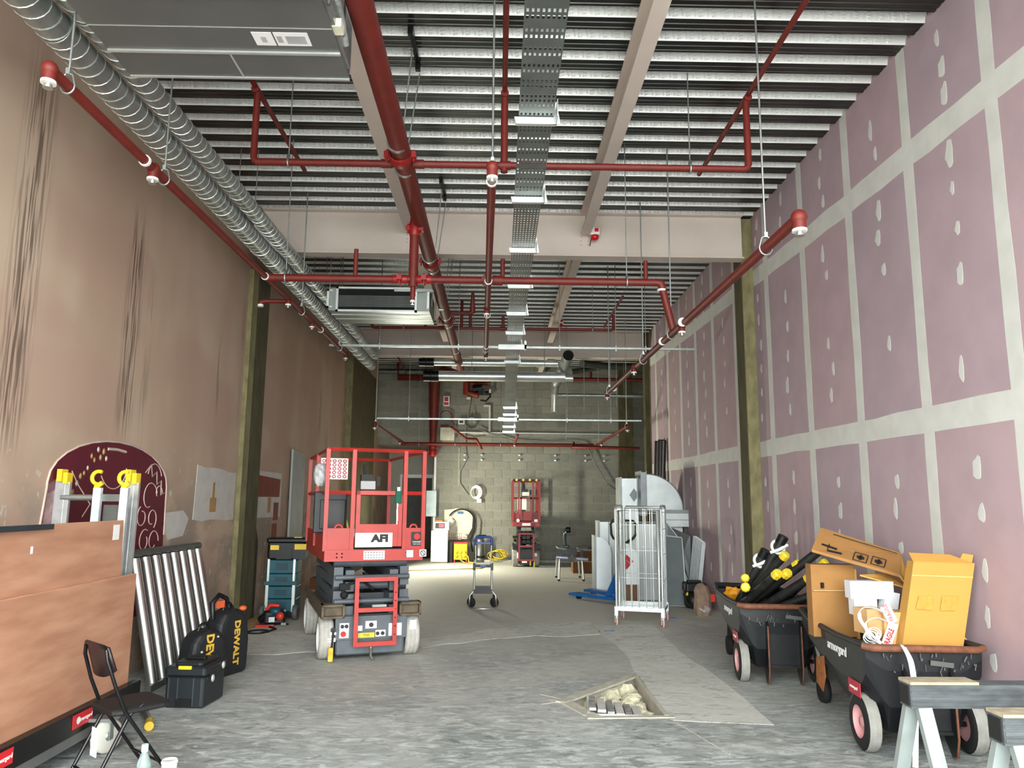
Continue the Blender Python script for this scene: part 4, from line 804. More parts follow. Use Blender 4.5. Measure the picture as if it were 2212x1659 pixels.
piece_l(t, 'plastic_bag', M('clear_grey_bag', (176, 176, 178), .4, 0, .15, 20), lambda b: b.ball((-.53, -.7, 1.80), .09, (.8, .6, 1.3), 10, 8, .12)); piece_l(t, 'green_glove', M('green_cloth', (20, 86, 66), .8), lambda b: b.rbox((.22, F - .05, 1.58), (.065, .03, .13), .012)); b = B()
sp = piece_l(t, 'inner_label', paper, lambda b: (b.bb(-.22, -.04, -F - .016, -F - .013, 1.1, 1.19), b.bb(.03, .25, -F - .016, -F - .013, 1.1, 1.19)))
b = B(); b.tube([(.02, -F - .15, 1.06), (-.1, -F - .05, 1.5)], .014, 8); b.slot(1).tube([(-.085, -F - .06, 1.44), (-.115, -F - .04, 1.56)], .02, 8); o = b.obj('broom_handle', [yellow, black_p]); o.matrix_world = Matrix.Translation((-1.545, 8.60, 0)) @ Matrix.Rotation(math.radians(19), 4, 'Z'); tag(o, 'yellow handled tool standing up inside the large scissor lift basket', 'tool')
t, g, F, W = scissor('small dull red scissor lift parked against the grey block wall', (.68, 19.0, 0), 0, .64, 1.5, l_dred, l_black, l_black, False)
piece_l(t, 'hazard_bar', black_p, lambda b: b.bb(-W, W, F - .02, F + .02, 2.03, 2.08)); piece_l(t, 'hazard_stripes', yellow, lambda b: [b.box((-W + .08 + k * .16, F - .021, 2.055), (.05, .002, .05), 0, 0, .5) for k in range(4)]); [piece_l(t, 'notice', paper, lambda b: b.bb(*q)) for q in ((-.2, .02, -.3, -.295, 1.34, 1.62), (-.1, .1, F - .055, F - .05, .97, 1.03), (.19, .27, F - .05, F - .045, 1.06, 1.12))]; piece_l(t, 'round_notice', paper, lambda b: b.cyl((-.2, F - .05, 1.09), (-.2, F - .045, 1.09), .04, 14)); piece_l(t, 'front_label', paper, lambda b: (b.bb(-.22, -.15, F - .004, F, .2, .34), b.bb(-.1, .02, F - .004, F, .1, .18), b.bb(.2, .26, F - .004, F, .25, .33))); piece_l(t, 'pendant', yellow, lambda b: (b.box((.1, F - .02, .1), (.03, .03, .12)), b.box((.19, F - .02, .05), (.035, .03, .14)))); piece_l(t, 'motor_cover', grey_rub, lambda b: b.bb(-.12, .12, F - .05, F + .02, .85, .93))

# ================================================================ rubble tubs
tub_m = M('tub_black', (13, 15, 19), .42, 0, .3, 9, .1, 20); tub_rim = M('tub_orange_rim', (112, 68, 46), .7, 0, .25, 20); pinkhub = M('pink_hub', (206, 150, 152), .5, 0, .1, 8); pinklab = M('faded_red_label', (176, 40, 58), .5, 0, .12, 20); tub_lit = M('tub_lit_side', (42, 43, 45), .5, 0, .12, 10); rim_blk = M('tub_rim_black', (34, 34, 36), .6, 0, .3, 20)
def tub(label, loc, rz, near):
    t = thing('rubble_tub', label, 'tub', loc, rz, 'black wheeled rubble tubs')
    secs = [(-.70, .665, .35, .52, .26), (-.68, .66, .35, .30, .25), (-.62, .655, .35, .14, .235), (-.25, .65, .35, .12, .235), (.15, .655, .345, .22, .24), (.45, .66, .335, .36, .25), (.68, .67, .31, .50, .25), (.74, .675, .29, .56, .25)]
    vs = []; fs = []; m = 8
    for (y, zt, wt, zb, wb) in secs:
        row = [(-wt, y, zt), (-wt * .985, y, zt - (zt - zb) * .45), (-wb, y, zb + (zt - zb) * .12), (-wb * .85, y, zb), (wb * .85, y, zb), (wb, y, zb + (zt - zb) * .12), (wt * .985, y, zt - (zt - zb) * .45), (wt, y, zt)]
        vs += row
    for i in range(len(secs) - 1):
        for j in range(m - 1): fs.append((i * m + j, (i + 1) * m + j, (i + 1) * m + j + 1, i * m + j + 1))
    n0 = 0; fs.append(tuple(range(m))); k = (len(secs) - 1) * m; fs.append(tuple(reversed(range(k, k + m))))
    b = B(); b.add(vs, fs); o = b.obj('tub_body', [tub_m, tub_lit], t); md = o.modifiers.new('thick', 'SOLIDIFY'); md.thickness = .018; md.offset = 0
    for p in o.data.polygons:
        if abs(p.normal.x) > .8 and p.center.x < 0: p.material_index = 1  # left side painted paler than the black body, as lit
    rimp = [(-.36, y, zt + .005) for y, zt, *_ in secs[:1]] + [(-.36, -.2, .655), (-.35, .4, .665), (-.30, .74, .68), (.30, .74, .68), (.35, .4, .665), (.36, -.2, .655), (.36, -.70, .67)]
    b = B(); b.tube(rimp, .02, 8, closed=False); b.slot(1).tube([(-.37, -.705, .668), (-.32, -.735, .66), (.32, -.735, .66), (.37, -.705, .668)], .022, 8); b.obj('rim', [rim_blk, tub_rim], t)
    for sx in (-.13, .15):                                      # runner fins at the near end
        b = B(); b.prism([(-.70, .55), (-.755, .50), (-.76, .14), (-.73, .03), (-.68, .015), (-.60, .1), (-.58, .2)], (sx - .009, 0, 0), (0, 1, 0), (0, 0, 1), (.018, 0, 0)); b.slot(1).tube([(sx, -.757, .5), (sx, -.762, .14), (sx, -.732, .03), (sx, -.68, .012)], .008, 5); b.obj('runner', [tub_m, tub_rim], t)
    b = B(); b.bb(-.13, .15, -.70, -.69, .15, .5); b.bb(-.13, .15, -.72, -.70, .15, .17); b.obj('end_panel', tub_m, t)
    for sx in (-1, 1):
        wt = piece_l(t, 'wheel', rubber, lambda b: b.lathe([(.1, -.045), (.15, -.045), (.17, -.03), (.175, -.01), (.175, .01), (.17, .03), (.15, .045), (.1, .045)], (sx * .32, -.55, .175), (1, 0, 0), 26))
        b = B(); b.lathe([(.172, -.036), (.1775, -.018), (.1755, -.014), (.178, -.008), (.178, .008), (.1755, .014), (.1775, .018), (.172, .036)], (sx * .32, -.55, .175), (1, 0, 0), 26); b.obj('tread', grey_rub, wt)
        b = B(); b.lathe([(.001, .03), (.03, .03), (.035, .0), (.1, .015), (.105, .04)], (sx * .32, -.55, .175), (sx, 0, 0), 20); b.lathe([(.001, -.02), (.105, -.03)], (sx * .32, -.55, .175), (sx, 0, 0), 20); hb = b.obj('wheel_hub', pinkhub, wt)
    b = B(); b.cyl((-.32, -.55, .175), (.32, -.55, .175), .016, 8); b.obj('axle', black_m, t)
    b = B(); b.lathe([(.001, -.03), (.09, -.03), (.1, 0), (.09, .03), (.001, .03)], (-.2, .6, .1), (1, 0, 0), 16); b.bar((-.2, .6, .1), (-.2, .55, .42), .05, .03); b.obj('caster', rubber, t); b = B(); b.lathe([(.001, -.03), (.09, -.03), (.1, 0), (.09, .03), (.001, .03)], (.2, .6, .1), (1, 0, 0), 16); b.bar((.2, .6, .1), (.2, .55, .42), .05, .03); b.obj('caster', rubber, t)
    u = (0, -1, 0); v = (.02, 0, 1)
    txt('armorgard', .085, paper, t, (-.362, -.22, .565), u, v, 'brand_lettering', bold=.002)
    b = B(); b.bb(-.366, -.362, -.62, -.42, .33, .42); lb = b.obj('red_label', pinklab, t); txt('armorgard', .03, paper, lb, (-.367, -.51, .375), u, (0, 0, 1))
    if near: b = B(); b.prism([(.1, .2), (.24, .24), (.22, .42), (.05, .46), (.03, .32)], (-.366, 0, 0), (0, 1, 0), (0, 0, 1), (.003, 0, 0)); b.obj('rust_patch', M('orange_scrape', (150, 88, 34), .8, 0, .3, 20), t)
    b = B()
    for k in range(26): x = random.uniform(-.3, .3); z = random.uniform(.5, .63); b.box((x, -.727, z), (random.uniform(.002, .009), .003, random.uniform(.006, .045)), 0, 0, random.uniform(-.5, .5))
    b.box((.1, -.727, .57), (.14, .004, .03), 0, 0, .1); b.obj('paint_scratches', M('scratch_grey', (84, 84, 82), .7), t, kind='stuff')
    b = B(); b.bb(-.31, .31, -.62, .62, .55, .57); b.obj('dark_fill', M('tub_fill_dark', (30, 28, 26), .9, 0, .4, 20), t)  # flat dark plane closing the tub under its contents
    return t
T1 = tub('black wheeled tub full of black tubes with yellow caps', (2.55, 7.42, 0), math.radians(-6), False)
T2 = tub('black wheeled tub overflowing with cardboard and white strapping', (2.73, 5.55, 0), math.radians(-5), True)
def in_tub(loc, rz): return Matrix.Translation(loc) @ Matrix.Rotation(rz, 4, 'Z')
# black tubes with yellow caps in the far tub
grime = M('grimy_black_tube', (34, 34, 32), .55, 0, .4, 14); capy = M('yellow_cap', (232, 204, 48), .5, 0, .06, 14)
A1 = in_tub((2.55, 7.42, 0), math.radians(-6)); i1 = 0
for p, q, r, n in [((-.1, .3, .56), (-.27, -.58, .80), .036, 1), ((-.05, .45, .56), (-.21, -.3, .85), .034, 1), ((-.28, -.2, .56), (-.02, -.66, .92), .038, 2), ((-.2, -.1, .56), (.06, -.68, .93), .038, 2), ((-.25, 0, .56), (.12, -.4, 1.06), .036, 1), ((-.2, .1, .56), (.25, -.3, .98), .034, 1), ((-.1, -.25, .56), (.26, -.64, .89), .04, 1), ((0, -.2, .56), (.34, -.6, .95), .034, 1), ((-.15, 0, .56), (.5, -.5, 1.19), .04, 1), ((-.02, -.3, .56), (.42, -.62, .80), .035, 0), ((.1, -.1, .56), (.46, -.42, 1.0), .034, 1)]:
    p = A1 @ Vector(p); q = A1 @ Vector(q); i1 += 1
    t = thing('black_tube', 'black tube %s, %s from the white clipped tubes' % ('with a yellow cap' if n else 'without a cap', ['first', 'second', 'third', 'fourth', 'fifth', 'sixth', 'seventh', 'eighth', 'ninth', 'tenth', 'eleventh'][i1 - 1]), 'tube', p, 0, 'black tubes in the far tub')
    piece(t, 'tube', grime, lambda b: b.cyl(p, q, r, 12)); d = (q - p).normalized()
    if n:
        piece(t, 'yellow_cap', capy, lambda b: b.tube([q - d * .015, q + d * .035, q + d * .05], [r * 1.15, r * 1.2, r * .9], 8, smooth=False)); piece(t, 'cap_bolt', galv_b, lambda b: b.bar(q - d * .05 + Vector((0, -r, r)), q - d * .02 + Vector((0, -r, r)), .012, .03))
for pa, qa, lab in (((-.12, .1, .56), (.2, -.1, 1.22), 'tall black tube with white clips leaning up from the far tub'), ((-.18, .2, .56), (.05, .0, 1.08), 'shorter black tube with a white clip leaning in the far tub')):
    pp = A1 @ Vector(pa); qq = A1 @ Vector(qa); t = thing('black_tube', lab, 'tube', pp); d = (qq - pp).normalized(); piece(t, 'tube', grime, lambda b: b.cyl(pp, qq, .045, 14)); piece(t, 'dark_end', black_p, lambda b: b.cyl(qq - d * .06, qq + d * .02, .05, 14)); piece(t, 'white_clip', white_p, lambda b: (b.tube([qq - d * .1 + Vector((.06 * math.cos(a), .02 * math.sin(a), .06 * math.sin(a))) for a in [2 * PI * k / 14 for k in range(14)]], .015, 6, closed=True), b.tube([qq - d * .16 + Vector((-.06, -.04, 0)), qq - d * .14 + Vector((0, -.07, .01)), qq - d * .1 + Vector((.08, -.03, .02))], .016, 6)))
t = thing('orange_wrapper', 'crumpled orange wrapper at the back of the far tub', 'wrapper', A1 @ Vector((-.18, .45, .57))); piece_l(t, 'wrapper', M('orange_wrap', (226, 150, 30), .5, 0, .15, 20), lambda b: (b.ball((0, 0, .06), .09, (1.2, 1, .7), 9, 6, .25), b.ball((.08, -.05, .08), .05, (1, 1, .8), 8, 5, .3)))
# cardboard etc in the near tub
card = M('cardboard', (152, 108, 58), .85, 0, .06, 5); cardl = M('cardboard_orange', (186, 138, 64), .8, 0, .04, 3); cardt = M('cardboard_tan', (196, 156, 106), .85, 0, .05, 5); cin = M('cardboard_edge', (150, 104, 54), .9)
def slab(name, label, pts, th, mat, edge=None, cat='cardboard'):
    p = [Vector(x) for x in pts]; n = (p[1] - p[0]).cross(p[3] - p[0]).normalized() * th
    b = B(); b.hexa([*p, *[x + n for x in p]]) if n.length else None
    o = b.obj(name, mat); o = rebase(o); tag(o, label, cat); return o, p, n
t = thing('cardboard_box', 'tall flattened orange cardboard box standing at the front of the near tub', 'cardboard box', (2.80, 4.98, .6)); R = Matrix.Rotation(.03, 3, 'Y')
b = B(); b.hexa([(-.2, 0, 0), (.19, -.01, 0), (.19, .09, 0), (-.2, .1, 0), (-.06, .03, .58), (.34, .02, .57), (.34, .1, .57), (-.06, .11, .58)]); b.obj('box_body', cardl, t)
b = B(); b.hexa([(-.062, .028, .575), (.342, .018, .565), (.342, .03, .565), (-.062, .04, .575), (-.05, .1, .63), (.22, .09, .62), (.22, .1, .62), (-.05, .11, .63)]); b.hexa([(.25, .05, .57), (.34, .05, .57), (.34, .06, .57), (.25, .06, .57), (.29, .06, .63), (.36, .06, .62), (.36, .07, .62), (.29, .07, .63)]); b.obj('flap', cardl, t)
b = B(); b.bar((-.083, .022, .49), (.315, .012, .48), .002, .006); b.obj('crease', M('pale_crease', (236, 190, 110), .8), t)
b = B(); b.prism([(-.13, .28), (-.02, .27), (-.03, .36), (-.12, .36)], (-.02, -.012, 0), (1, -.02, 0), (.24, .05, 1), (0, -.002, 0)); b.prism([(.03, .27), (.13, .27), (.14, .36), (.03, .36)], (-.02, -.012, 0), (1, -.02, 0), (.24, .05, 1), (0, -.002, 0)); b.obj('faded_print', M('faded_brown_print', (196, 138, 56), .8, 0, .1, 30), t)
t = thing('cardboard_box', 'brown cardboard box on edge at the back of the near tub beside the black tubes', 'cardboard box', (2.50, 5.75, .57)); b = B(); b.rbox((0, 0, .27), (.32, .12, .52), .006, -.06); b.obj('box_body', card, t); b = B(); b.bb(.15, .165, -.08, .05, .0, .5); b.obj('side_edge', cardl, t); b = B(); b.bb(-.10, -.08, -.076, -.06, .36, .40); b.obj('hand_hole', dark_in, t); b = B(); b.bb(-.16, .15, -.074, -.06, .34, .347); b.obj('crease', cardt, t)
t = thing('cardboard_carton', 'open brown box lid with black handling marks lying over the near tub', 'cardboard box', (2.62, 5.65, 1.1))
cor = [(-.33, -.1, .10), (.22, -.26, -.06), (.38, .0, .07), (-.16, .12, .25)]
b = B(); n = Vector((0, 0, .02)); p = [Vector(c) for c in cor]; b.hexa(p + [x + n for x in p]); b.obj('lid_top', card, t)
b = B(); b.hexa([p[1], p[2], p[2] + Vector((.02, -.01, -.1)), p[1] + Vector((.05, -.03, -.08)), p[1] + n, p[2] + n, p[2] + Vector((.03, 0, -.1)), p[1] + Vector((.06, -.02, -.08))]); b.obj('flap', cardl, t)
b = B(); e = [p[1] + Vector((-.25, .07, .05)), p[1] + Vector((.05, -.03, -.03)), p[1] + Vector((.18, .1, -.05)), p[1] + Vector((.0, .16, .05))]; b.hexa([x + Vector((0, 0, -.05)) for x in e] + [x + Vector((0, 0, -.04)) for x in e]); b.obj('flap', cardl, t)
uu = (p[1] - p[0]).normalized(); vv = (p[3] - p[0]).normalized(); nn = uu.cross(vv).normalized(); o0 = p[0] + n + nn * .001
def mk(u0, v0, u1, v1, wd=.006): b.bar(o0 + uu * u0 + vv * v0, o0 + uu * u1 + vv * v1, wd, .002, nn)
b = B(); mk(.1, .27, .55, .25); mk(.1, .06, .1, .13); mk(.05, .1, .16, .09, .02); mk(.1, .04, .2, .05, .02)
for a in ((.28, .02), (.40, .03)):
    u0, v0 = a; mk(u0, v0, u0 + .09, v0); mk(u0, v0 + .1, u0 + .09, v0 + .1); mk(u0, v0, u0, v0 + .1); mk(u0 + .09, v0, u0 + .09, v0 + .1); mk(u0 + .02, v0 + .05, u0 + .07, v0 + .05, .03); mk(u0 + .045, v0 + .02, u0 + .045, v0 + .08, .02)
b.obj('printed_marks', ink, t)
t = thing('foam_packing', 'white moulded foam block wedged among the cardboard in the near tub', 'foam', (2.64, 5.42, .75)); foam = M('white_foam', (226, 230, 236), .8, 0, .02); b = B(); b.box((-.0, .02, .2), (.30, .1, .12), -.05); b.box((-.06, .0, .09), (.16, .09, .12)); b.box((.12, .0, .09), (.1, .08, .2), 0, 0, .2); b.obj('foam_block', foam, t)
t = thing('cardboard_box', 'small tan box bound with red lettered fragile tape', 'cardboard box', (2.60, 5.14, .58)); b = B(); b.rbox((.06, 0, .13), (.22, .15, .27), .004, -.03); b.obj('box_body', cardt, t); b = B(); b.box((-.1, .03, .2), (.14, .14, .16), .2); b.obj('flap', cardt, t)
tp = M('fragile_tape', (238, 230, 222), .4, 0, .02); b = B(); pts = [(-.085, -.09, -.0), (-.03, -.09, .13), (-.0, -.09, .2), (-.055, -.09, .31)]
for k, (a, c) in enumerate(zip(pts, pts[1:])): e_ = Vector((0, -.0009 * (k % 2), 0)); b.bar(Vector(a) + e_, Vector(c) + e_, .066, .003, (0, -1, 0))
tpo = b.obj('tape', tp, t)
u = (Vector(pts[2]) - Vector(pts[0])).normalized(); v = Vector((0, -1, 0)).cross(u); txt('FRAGILE', .05, rink, tpo, Vector(pts[0]).lerp(Vector(pts[2]), .55) + Vector((0, -.0042, 0)), u, v, bold=.0015, sx=.62); u2 = (Vector(pts[3]) - Vector(pts[2])).normalized(); txt('FRAGILE', .04, rink, tpo, Vector(pts[2]).lerp(Vector(pts[3]), .6) + Vector((0, -.0035, 0)), u2, Vector((0, -1, 0)).cross(u2), sx=.75); txt('ILE', .045, rink, tpo, Vector(pts[0]) + u * .02 + Vector((0, -.0035, 0)), u, v, sx=.8)
strap_m = M('white_strap', (236, 238, 240), .4, 0, .02)
t = thing('white_strapping', 'tangle of white packing strap looping out of the near tub', 'strapping', (2.45, 5.05, .62))
def strap(name, pts, wd=.02, th=.003, up=(0, -1, 0)):
    b = B()
    pts = [Vector(p) for p in pts]; q = []
    for i in range(len(pts) - 1):                               # Catmull-Rom
        a, c, d, e = pts[max(i - 1, 0)], pts[i], pts[i + 1], pts[min(i + 2, len(pts) - 1)]
        for k in range(6):
            s = k / 6; q.append(.5 * ((2 * c) + (d - a) * s + (2 * a - 5 * c + 4 * d - e) * s * s + (3 * c - a - 3 * d + e) * s ** 3))
    q.append(pts[-1])
    for x, y in zip(q, q[1:]):
        if (y - x).length > 1e-4: b.bar(x, y, wd, th, up)
    return b.obj(name, strap_m, t)
strap('strap', [(.1, -.02, .22), (.0, -.05, .26), (-.08, -.06, .26), (-.1, -.06, .2), (-.04, -.05, .11), (.06, -.03, .03), (.12, 0, .03)], .022, .004, (0, .3, 1)); strap('strap', [(.1, 0, .17), (.0, -.06, .2), (-.06, -.05, .16), (-.03, -.05, .07), (.06, -.04, .02)], .018, .004, (0, .3, 1)); strap('strap', [(.02, -.02, .1), (.03, -.05, .02), (.05, -.05, .0)], .018)
strap('strap', [(.14, -.03, .01), (.05, -.06, .0), (-.05, -.07, -.03), (-.1, -.1, -.07)], .02)
b = B()
for k in range(6): b.bar((.05 + k * .022, -.1 + k * .004, -.03 + k * .006), (.17 + k * .02, -.04, .03 - k * .004), .014, .004)
b.obj('strap_bundle', strap_m, t)
for k in range(3): b = B(); b.tube([(-.015 + .05 * math.cos(a) + k * .009, -.02, .07 + .04 * math.sin(a) + k * .012) for a in [2 * PI * j / 16 for j in range(16)]], .004, 5, closed=True); b.obj('wire_loop', white_p, t)
t = thing('white_strapping', 'single white strap hanging from the near tub rim to the floor', 'strapping', (2.5, 4.72, 0)); strap('strap', [(.03, .1, .68), (.01, -.02, .6), (.01, -.04, .4), (-.01, -.05, .2), (-.03, -.06, .02)], .034, .003, (0, -1, 0))
t = thing('cardboard_flap', 'torn tan cardboard flap at the wall end of the near tub', 'cardboard', (2.98, 5.1, .6)); b = B(); b.hexa([(-.1, 0, .02), (.16, .02, .04), (.16, .03, .04), (-.1, .01, .02), (-.06, .06, .2), (.06, .08, .2), (.06, .09, .2), (-.06, .07, .2)]); b.obj('flap', cardt, t)
t = thing('clear_wrap', 'crumpled clear plastic wrap at the wall end of the near tub', 'plastic', (2.95, 4.96, .6)); piece_l(t, 'wrap', M('clear_wrap', (200, 204, 204), .3, 0, .2, 30), lambda b: (b.ball((0, 0, .02), .05, (1.2, 1, .6), 9, 6, .3), b.ball((.08, .02, .02), .04, (1.2, 1, .6), 9, 6, .3)))
b = B(); b.ball((0, 0, 0), .03, (1.2, .8, .8), 8, 6, .25); o = b.obj('green_offcut', M('dark_green_plastic', (36, 84, 54), .5)); o.location = (2.43, 5.12, .64); tag(o, 'small dark green scrap under the white strapping', 'scrap')

# ================================================================ sawhorses
sh_top = M('sawhorse_top', (70, 74, 76), .7, 0, .3, 30, .2, 60, (.3, 1, 1)); sh_leg = M('sawhorse_leg', (146, 154, 152), .5, .3, .08, 10)
def sawhorse(label, loc, L):
    t = thing('sawhorse', label, 'sawhorse', loc, 0, 'grey folding sawhorses'); H = .79
    b = B(); b.bb(0, L, -.045, .045, H - .11, H - .012)
    for k in range(4): b.bb(.004, L, -.048, -.044, H - .1 + k * .024, H - .085 + k * .024)
    b.obj('beam', sh_top, t)
    b = B(); b.bb(0, .3, -.05, .05, H - .012, H); b.obj('timber_pad', M('worn_pad', (150, 138, 116), .8, 0, .2, 20), t)
    b = B(); b.bb(-.005, .0, -.035, .035, H - .1, H - .02); b.obj('end_socket', dark_in, t)
    for x0 in (.06, L - .1):
        for sy in (-1, 1):
            b = B(); b.bar((x0 + (.0 if sy < 0 else -.02), sy * .03, H - .11), (x0 + (.03 if sy < 0 else -.06), sy * .235, 0), .06, .03, (0, sy, 0))
            lg = b.obj('leg', sh_leg, t); b = B(); b.bar((x0 + (.0 if sy < 0 else -.02), sy * .05 - .0, H - .14), (x0 + (.03 if sy < 0 else -.06), sy * .252, 0.01), .012, .006, (0, sy, 0)); b.obj('leg_rib', galv, lg)
    b = B(); b.bar((.05, -.17, .35), (.05, .17, .35), .02, .02); b.bar((L - .1, -.17, .35), (L - .1, .17, .35), .02, .02); b.obj('brace', galv_d, t)
sawhorse('grey folding sawhorse standing in front of the overflowing black tub', (1.79, 3.42, 0), .8)
sawhorse('grey folding sawhorse mostly cut off by the picture edge', (1.86, 2.92, 0), .8)
# ================================================================ far wall: kitchen bits, power, work light
fw = M('fridge_white', (222, 222, 214), .35, 0, .02)
t = thing('fridge', 'white under counter fridge by the block wall opening', 'fridge', (-1.47, 19.6, 0)); b = B(); b.rbox((0, 0, .405), (.42, .5, .79), .02); b.obj('casing', fw, t); b = B(); b.rbox((0, -.265, .41), (.42, .03, .77), .01); d = b.obj('door', fw, t); b = B(); b.bb(-.04, .04, -.283, -.28, .68, .70); b.obj('badge', gink, d)
t = thing('microwave', 'white microwave standing on the fridge', 'microwave', (-1.43, 19.58, .80)); b = B(); b.rbox((0, 0, .105), (.38, .3, .21), .01); b.obj('casing', fw, t); b = B(); b.bb(-.16, .08, -.155, -.15, .05, .18); w_ = b.obj('door_window', black_p, t); b = B(); b.bb(-.07, .06, -.158, -.155, .07, .16); b.obj('pink_window_patch', M('pink_patch', (214, 80, 100), .4), w_); b = B(); b.bb(.1, .17, -.153, -.15, .04, .18); b.obj('control_strip', M('microwave_grey', (200, 200, 196), .4), t)  # flat pink rectangle on the microwave window
t = thing('small_orange_box', 'small orange box on top of the microwave', 'box', (-1.45, 19.6, 1.01)); b = B(); b.box((-.06, 0, .02), (.18, .1, .04)); b.obj('box_body', M('orange_box', (208, 120, 40), .6), t)
t = thing('site_transformer', 'yellow site power transformer with a red top', 'transformer', (-.94, 19.6, 0)); b = B(); b.rbox((0, 0, .27), (.34, .3, .40), .015); b.obj('casing', M('transformer_yellow', (236, 190, 30), .4), t); b = B(); b.box((0, 0, .485), (.35, .31, .04)); b.box((-.15, -.1, .035), (.03, .06, .07)); b.box((.15, -.1, .035), (.03, .06, .07)); b.obj('red_frame', red_b, t)
for x, z in ((-.1, .27), (0, .27), (.1, .27), (-.1, .17), (.1, .17)): b = B(); b.lathe([(.001, .04), (.035, .035), (.04, 0)], (x, -.15, z), (0, -.8, -.3), 10); b.obj('socket', yellow, t)
b = B(); b.tube([(.1, -.17, .25), (.2, -.22, .15), (.22, -.25, .02), (.35, -.3, .015)], .014, 6); b.tube([(0, -.17, .2), (.02, -.25, .06), (.12, -.3, .012)], .012, 6); b.obj('lead', yellow, t)
t = thing('white_board_rack', 'rounded white board leaning on the wall behind the yellow transformer', 'board', (-1.0, 19.8, .55)); b = B(); wb = [(-.38, 0), (-.4, .76), (-.18, .78), (-.1, .8)] + [(.05 + .3 * math.cos(a), .52 + .28 * math.sin(a)) for a in [1.3, 1.0, .6, .2]] + [(.33, .3), (.2, .05), (.05, 0)]
b.prism(wb, (0, 0, 0), (1, 0, 0), (0, .08, 1), (0, .03, 0)); b.obj('board', M('board_cream', (206, 202, 184), .6), t); b = B(); b.bb(-.05, .07, -.005, .0, .66, .72); b.obj('blue_badge', blue, t)
b = B(); b.tube(arc((.05, -.03, .42), .36, .1, 2.6, 14), .018, 6); b.tube([(.4, -.03, .5), (.38, -.03, .2), (.3, -.03, .0), (.36, -.03, -.3)], .018, 6); b.obj('black_cable', rubber, t); b = B(); b.ball((-.22, -.06, .45), .1, (.9, .5, 1.2), 9, 7, .15); b.ball((.1, -.1, .1), .11, (1.2, .5, .7), 9, 7, .3); b.obj('white_rag', M('rag', (200, 198, 190), .9), t)
t = thing('wire_basket', 'black wire basket between the fridge and the yellow transformer', 'basket', (-1.12, 19.5, .52)); b = B()
for k in range(9): b.bar((-.2 + k * .05, -.1, 0), (-.2 + k * .05, -.1, .2), .006, .006)
for z in (0, .1, .2): b.bar((-.2, -.1, z), (.2, -.1, z), .006, .006)
b.obj('basket_wire', black_m, t); b = B(); b.bb(-.18, -.02, -.08, .1, -.52, .0); b.obj('dark_stand', M('dark_stand', (40, 38, 36), .8), t)
t = thing('gas_heater', 'dull steel cylinder heater standing right of the yellow transformer', 'heater', (-.45, 19.7, 0)); b = B(); b.lathe([(.001, 0), (.12, 0), (.12, .1), (.1, .12), (.1, .5), (.11, .52), (.08, .6), (.001, .62)], (0, 0, 0)); b.obj('body', galv_d, t); b = B(); b.cyl((0, 0, .1), (0, 0, .16), .125, 14); b.obj('dark_band', black_m, t); b = B(); b.box((.05, 0, .66), (.2, .06, .05), .2); b.obj('handle', black_p, t)
t = thing('yellow_cable_heap', 'heap of yellow extension cable on the floor by the block wall', 'cable', (-.1, 19.6, 0))
for k in range(9): b = B(); b.tube([(.0 + .02 * k + (.16 + .02 * (k % 3)) * math.cos(a), .05 * math.sin(a * 2 + k), .16 + .11 * math.sin(a) + .012 * k * .5) for a in [2 * PI * j / 18 for j in range(18)]], .011, 5, closed=True); b.obj('loop', yellow if k % 3 else M('olive_cable', (130, 120, 40), .6), t)
t = thing('yellow_lead', 'yellow power lead trailing over the floor behind the large lift', 'cable', (-1.2, 17.2, 0)); b = B(); b.tube([(-1.3, -.6, .012), (-.7, -.1, .012), (0, .2, .012), (.8, .5, .012), (1.0, 1.4, .012)], .012, 6); b.obj('lead', M('dusty_yellow', (196, 176, 84), .7), t)
lt = M('tube_light', (255, 255, 240), .4, emit=9.0)
t = thing('work_light', 'upright glowing white tube light at the dark opening', 'lamp', (-2.305, 17.6, 0)); b = B(); b.cyl((0, 0, .88), (0, 0, 1.84), .028, 12); b.obj('glowing_tube', lt, t); b = B(); b.cyl((-.0, .05, 0), (0, .05, 1.88), .014, 8); b.lathe([(.001, .03), (.14, .02), (.15, 0)], (0, .03, 0)); b.obj('stand', black_m, t)
t = thing('doorway_clutter', 'dark jumble of bags on the floor in the dark opening', 'bag', (-2.3, 20.8, 0)); b = B(); b.ball((0, 0, .15), .2, (1.3, 1, .8), 10, 7, .15); b.ball((.35, .1, .12), .16, (1.2, 1, .8), 10, 7, .15); b.obj('bag', M('dark_bag', (44, 42, 40), .8), t)
t = thing('floor_plate', 'pale board lying flat on the floor against the block wall', 'board', (.9, 19.4, 0)); b = B(); b.box((.2, .35, .03), (3.4, .2, .06)); b.obj('board', M('pale_board', (170, 170, 160), .8), t)
b = B(); b.box((0, 0, .015), (.5, .09, .03)); o = b.obj('timber_offcut', galv_d); o.location = (1.25, 18.4, 0); tag(o, 'short dull bar lying on the floor beside the small lift', 'bar')

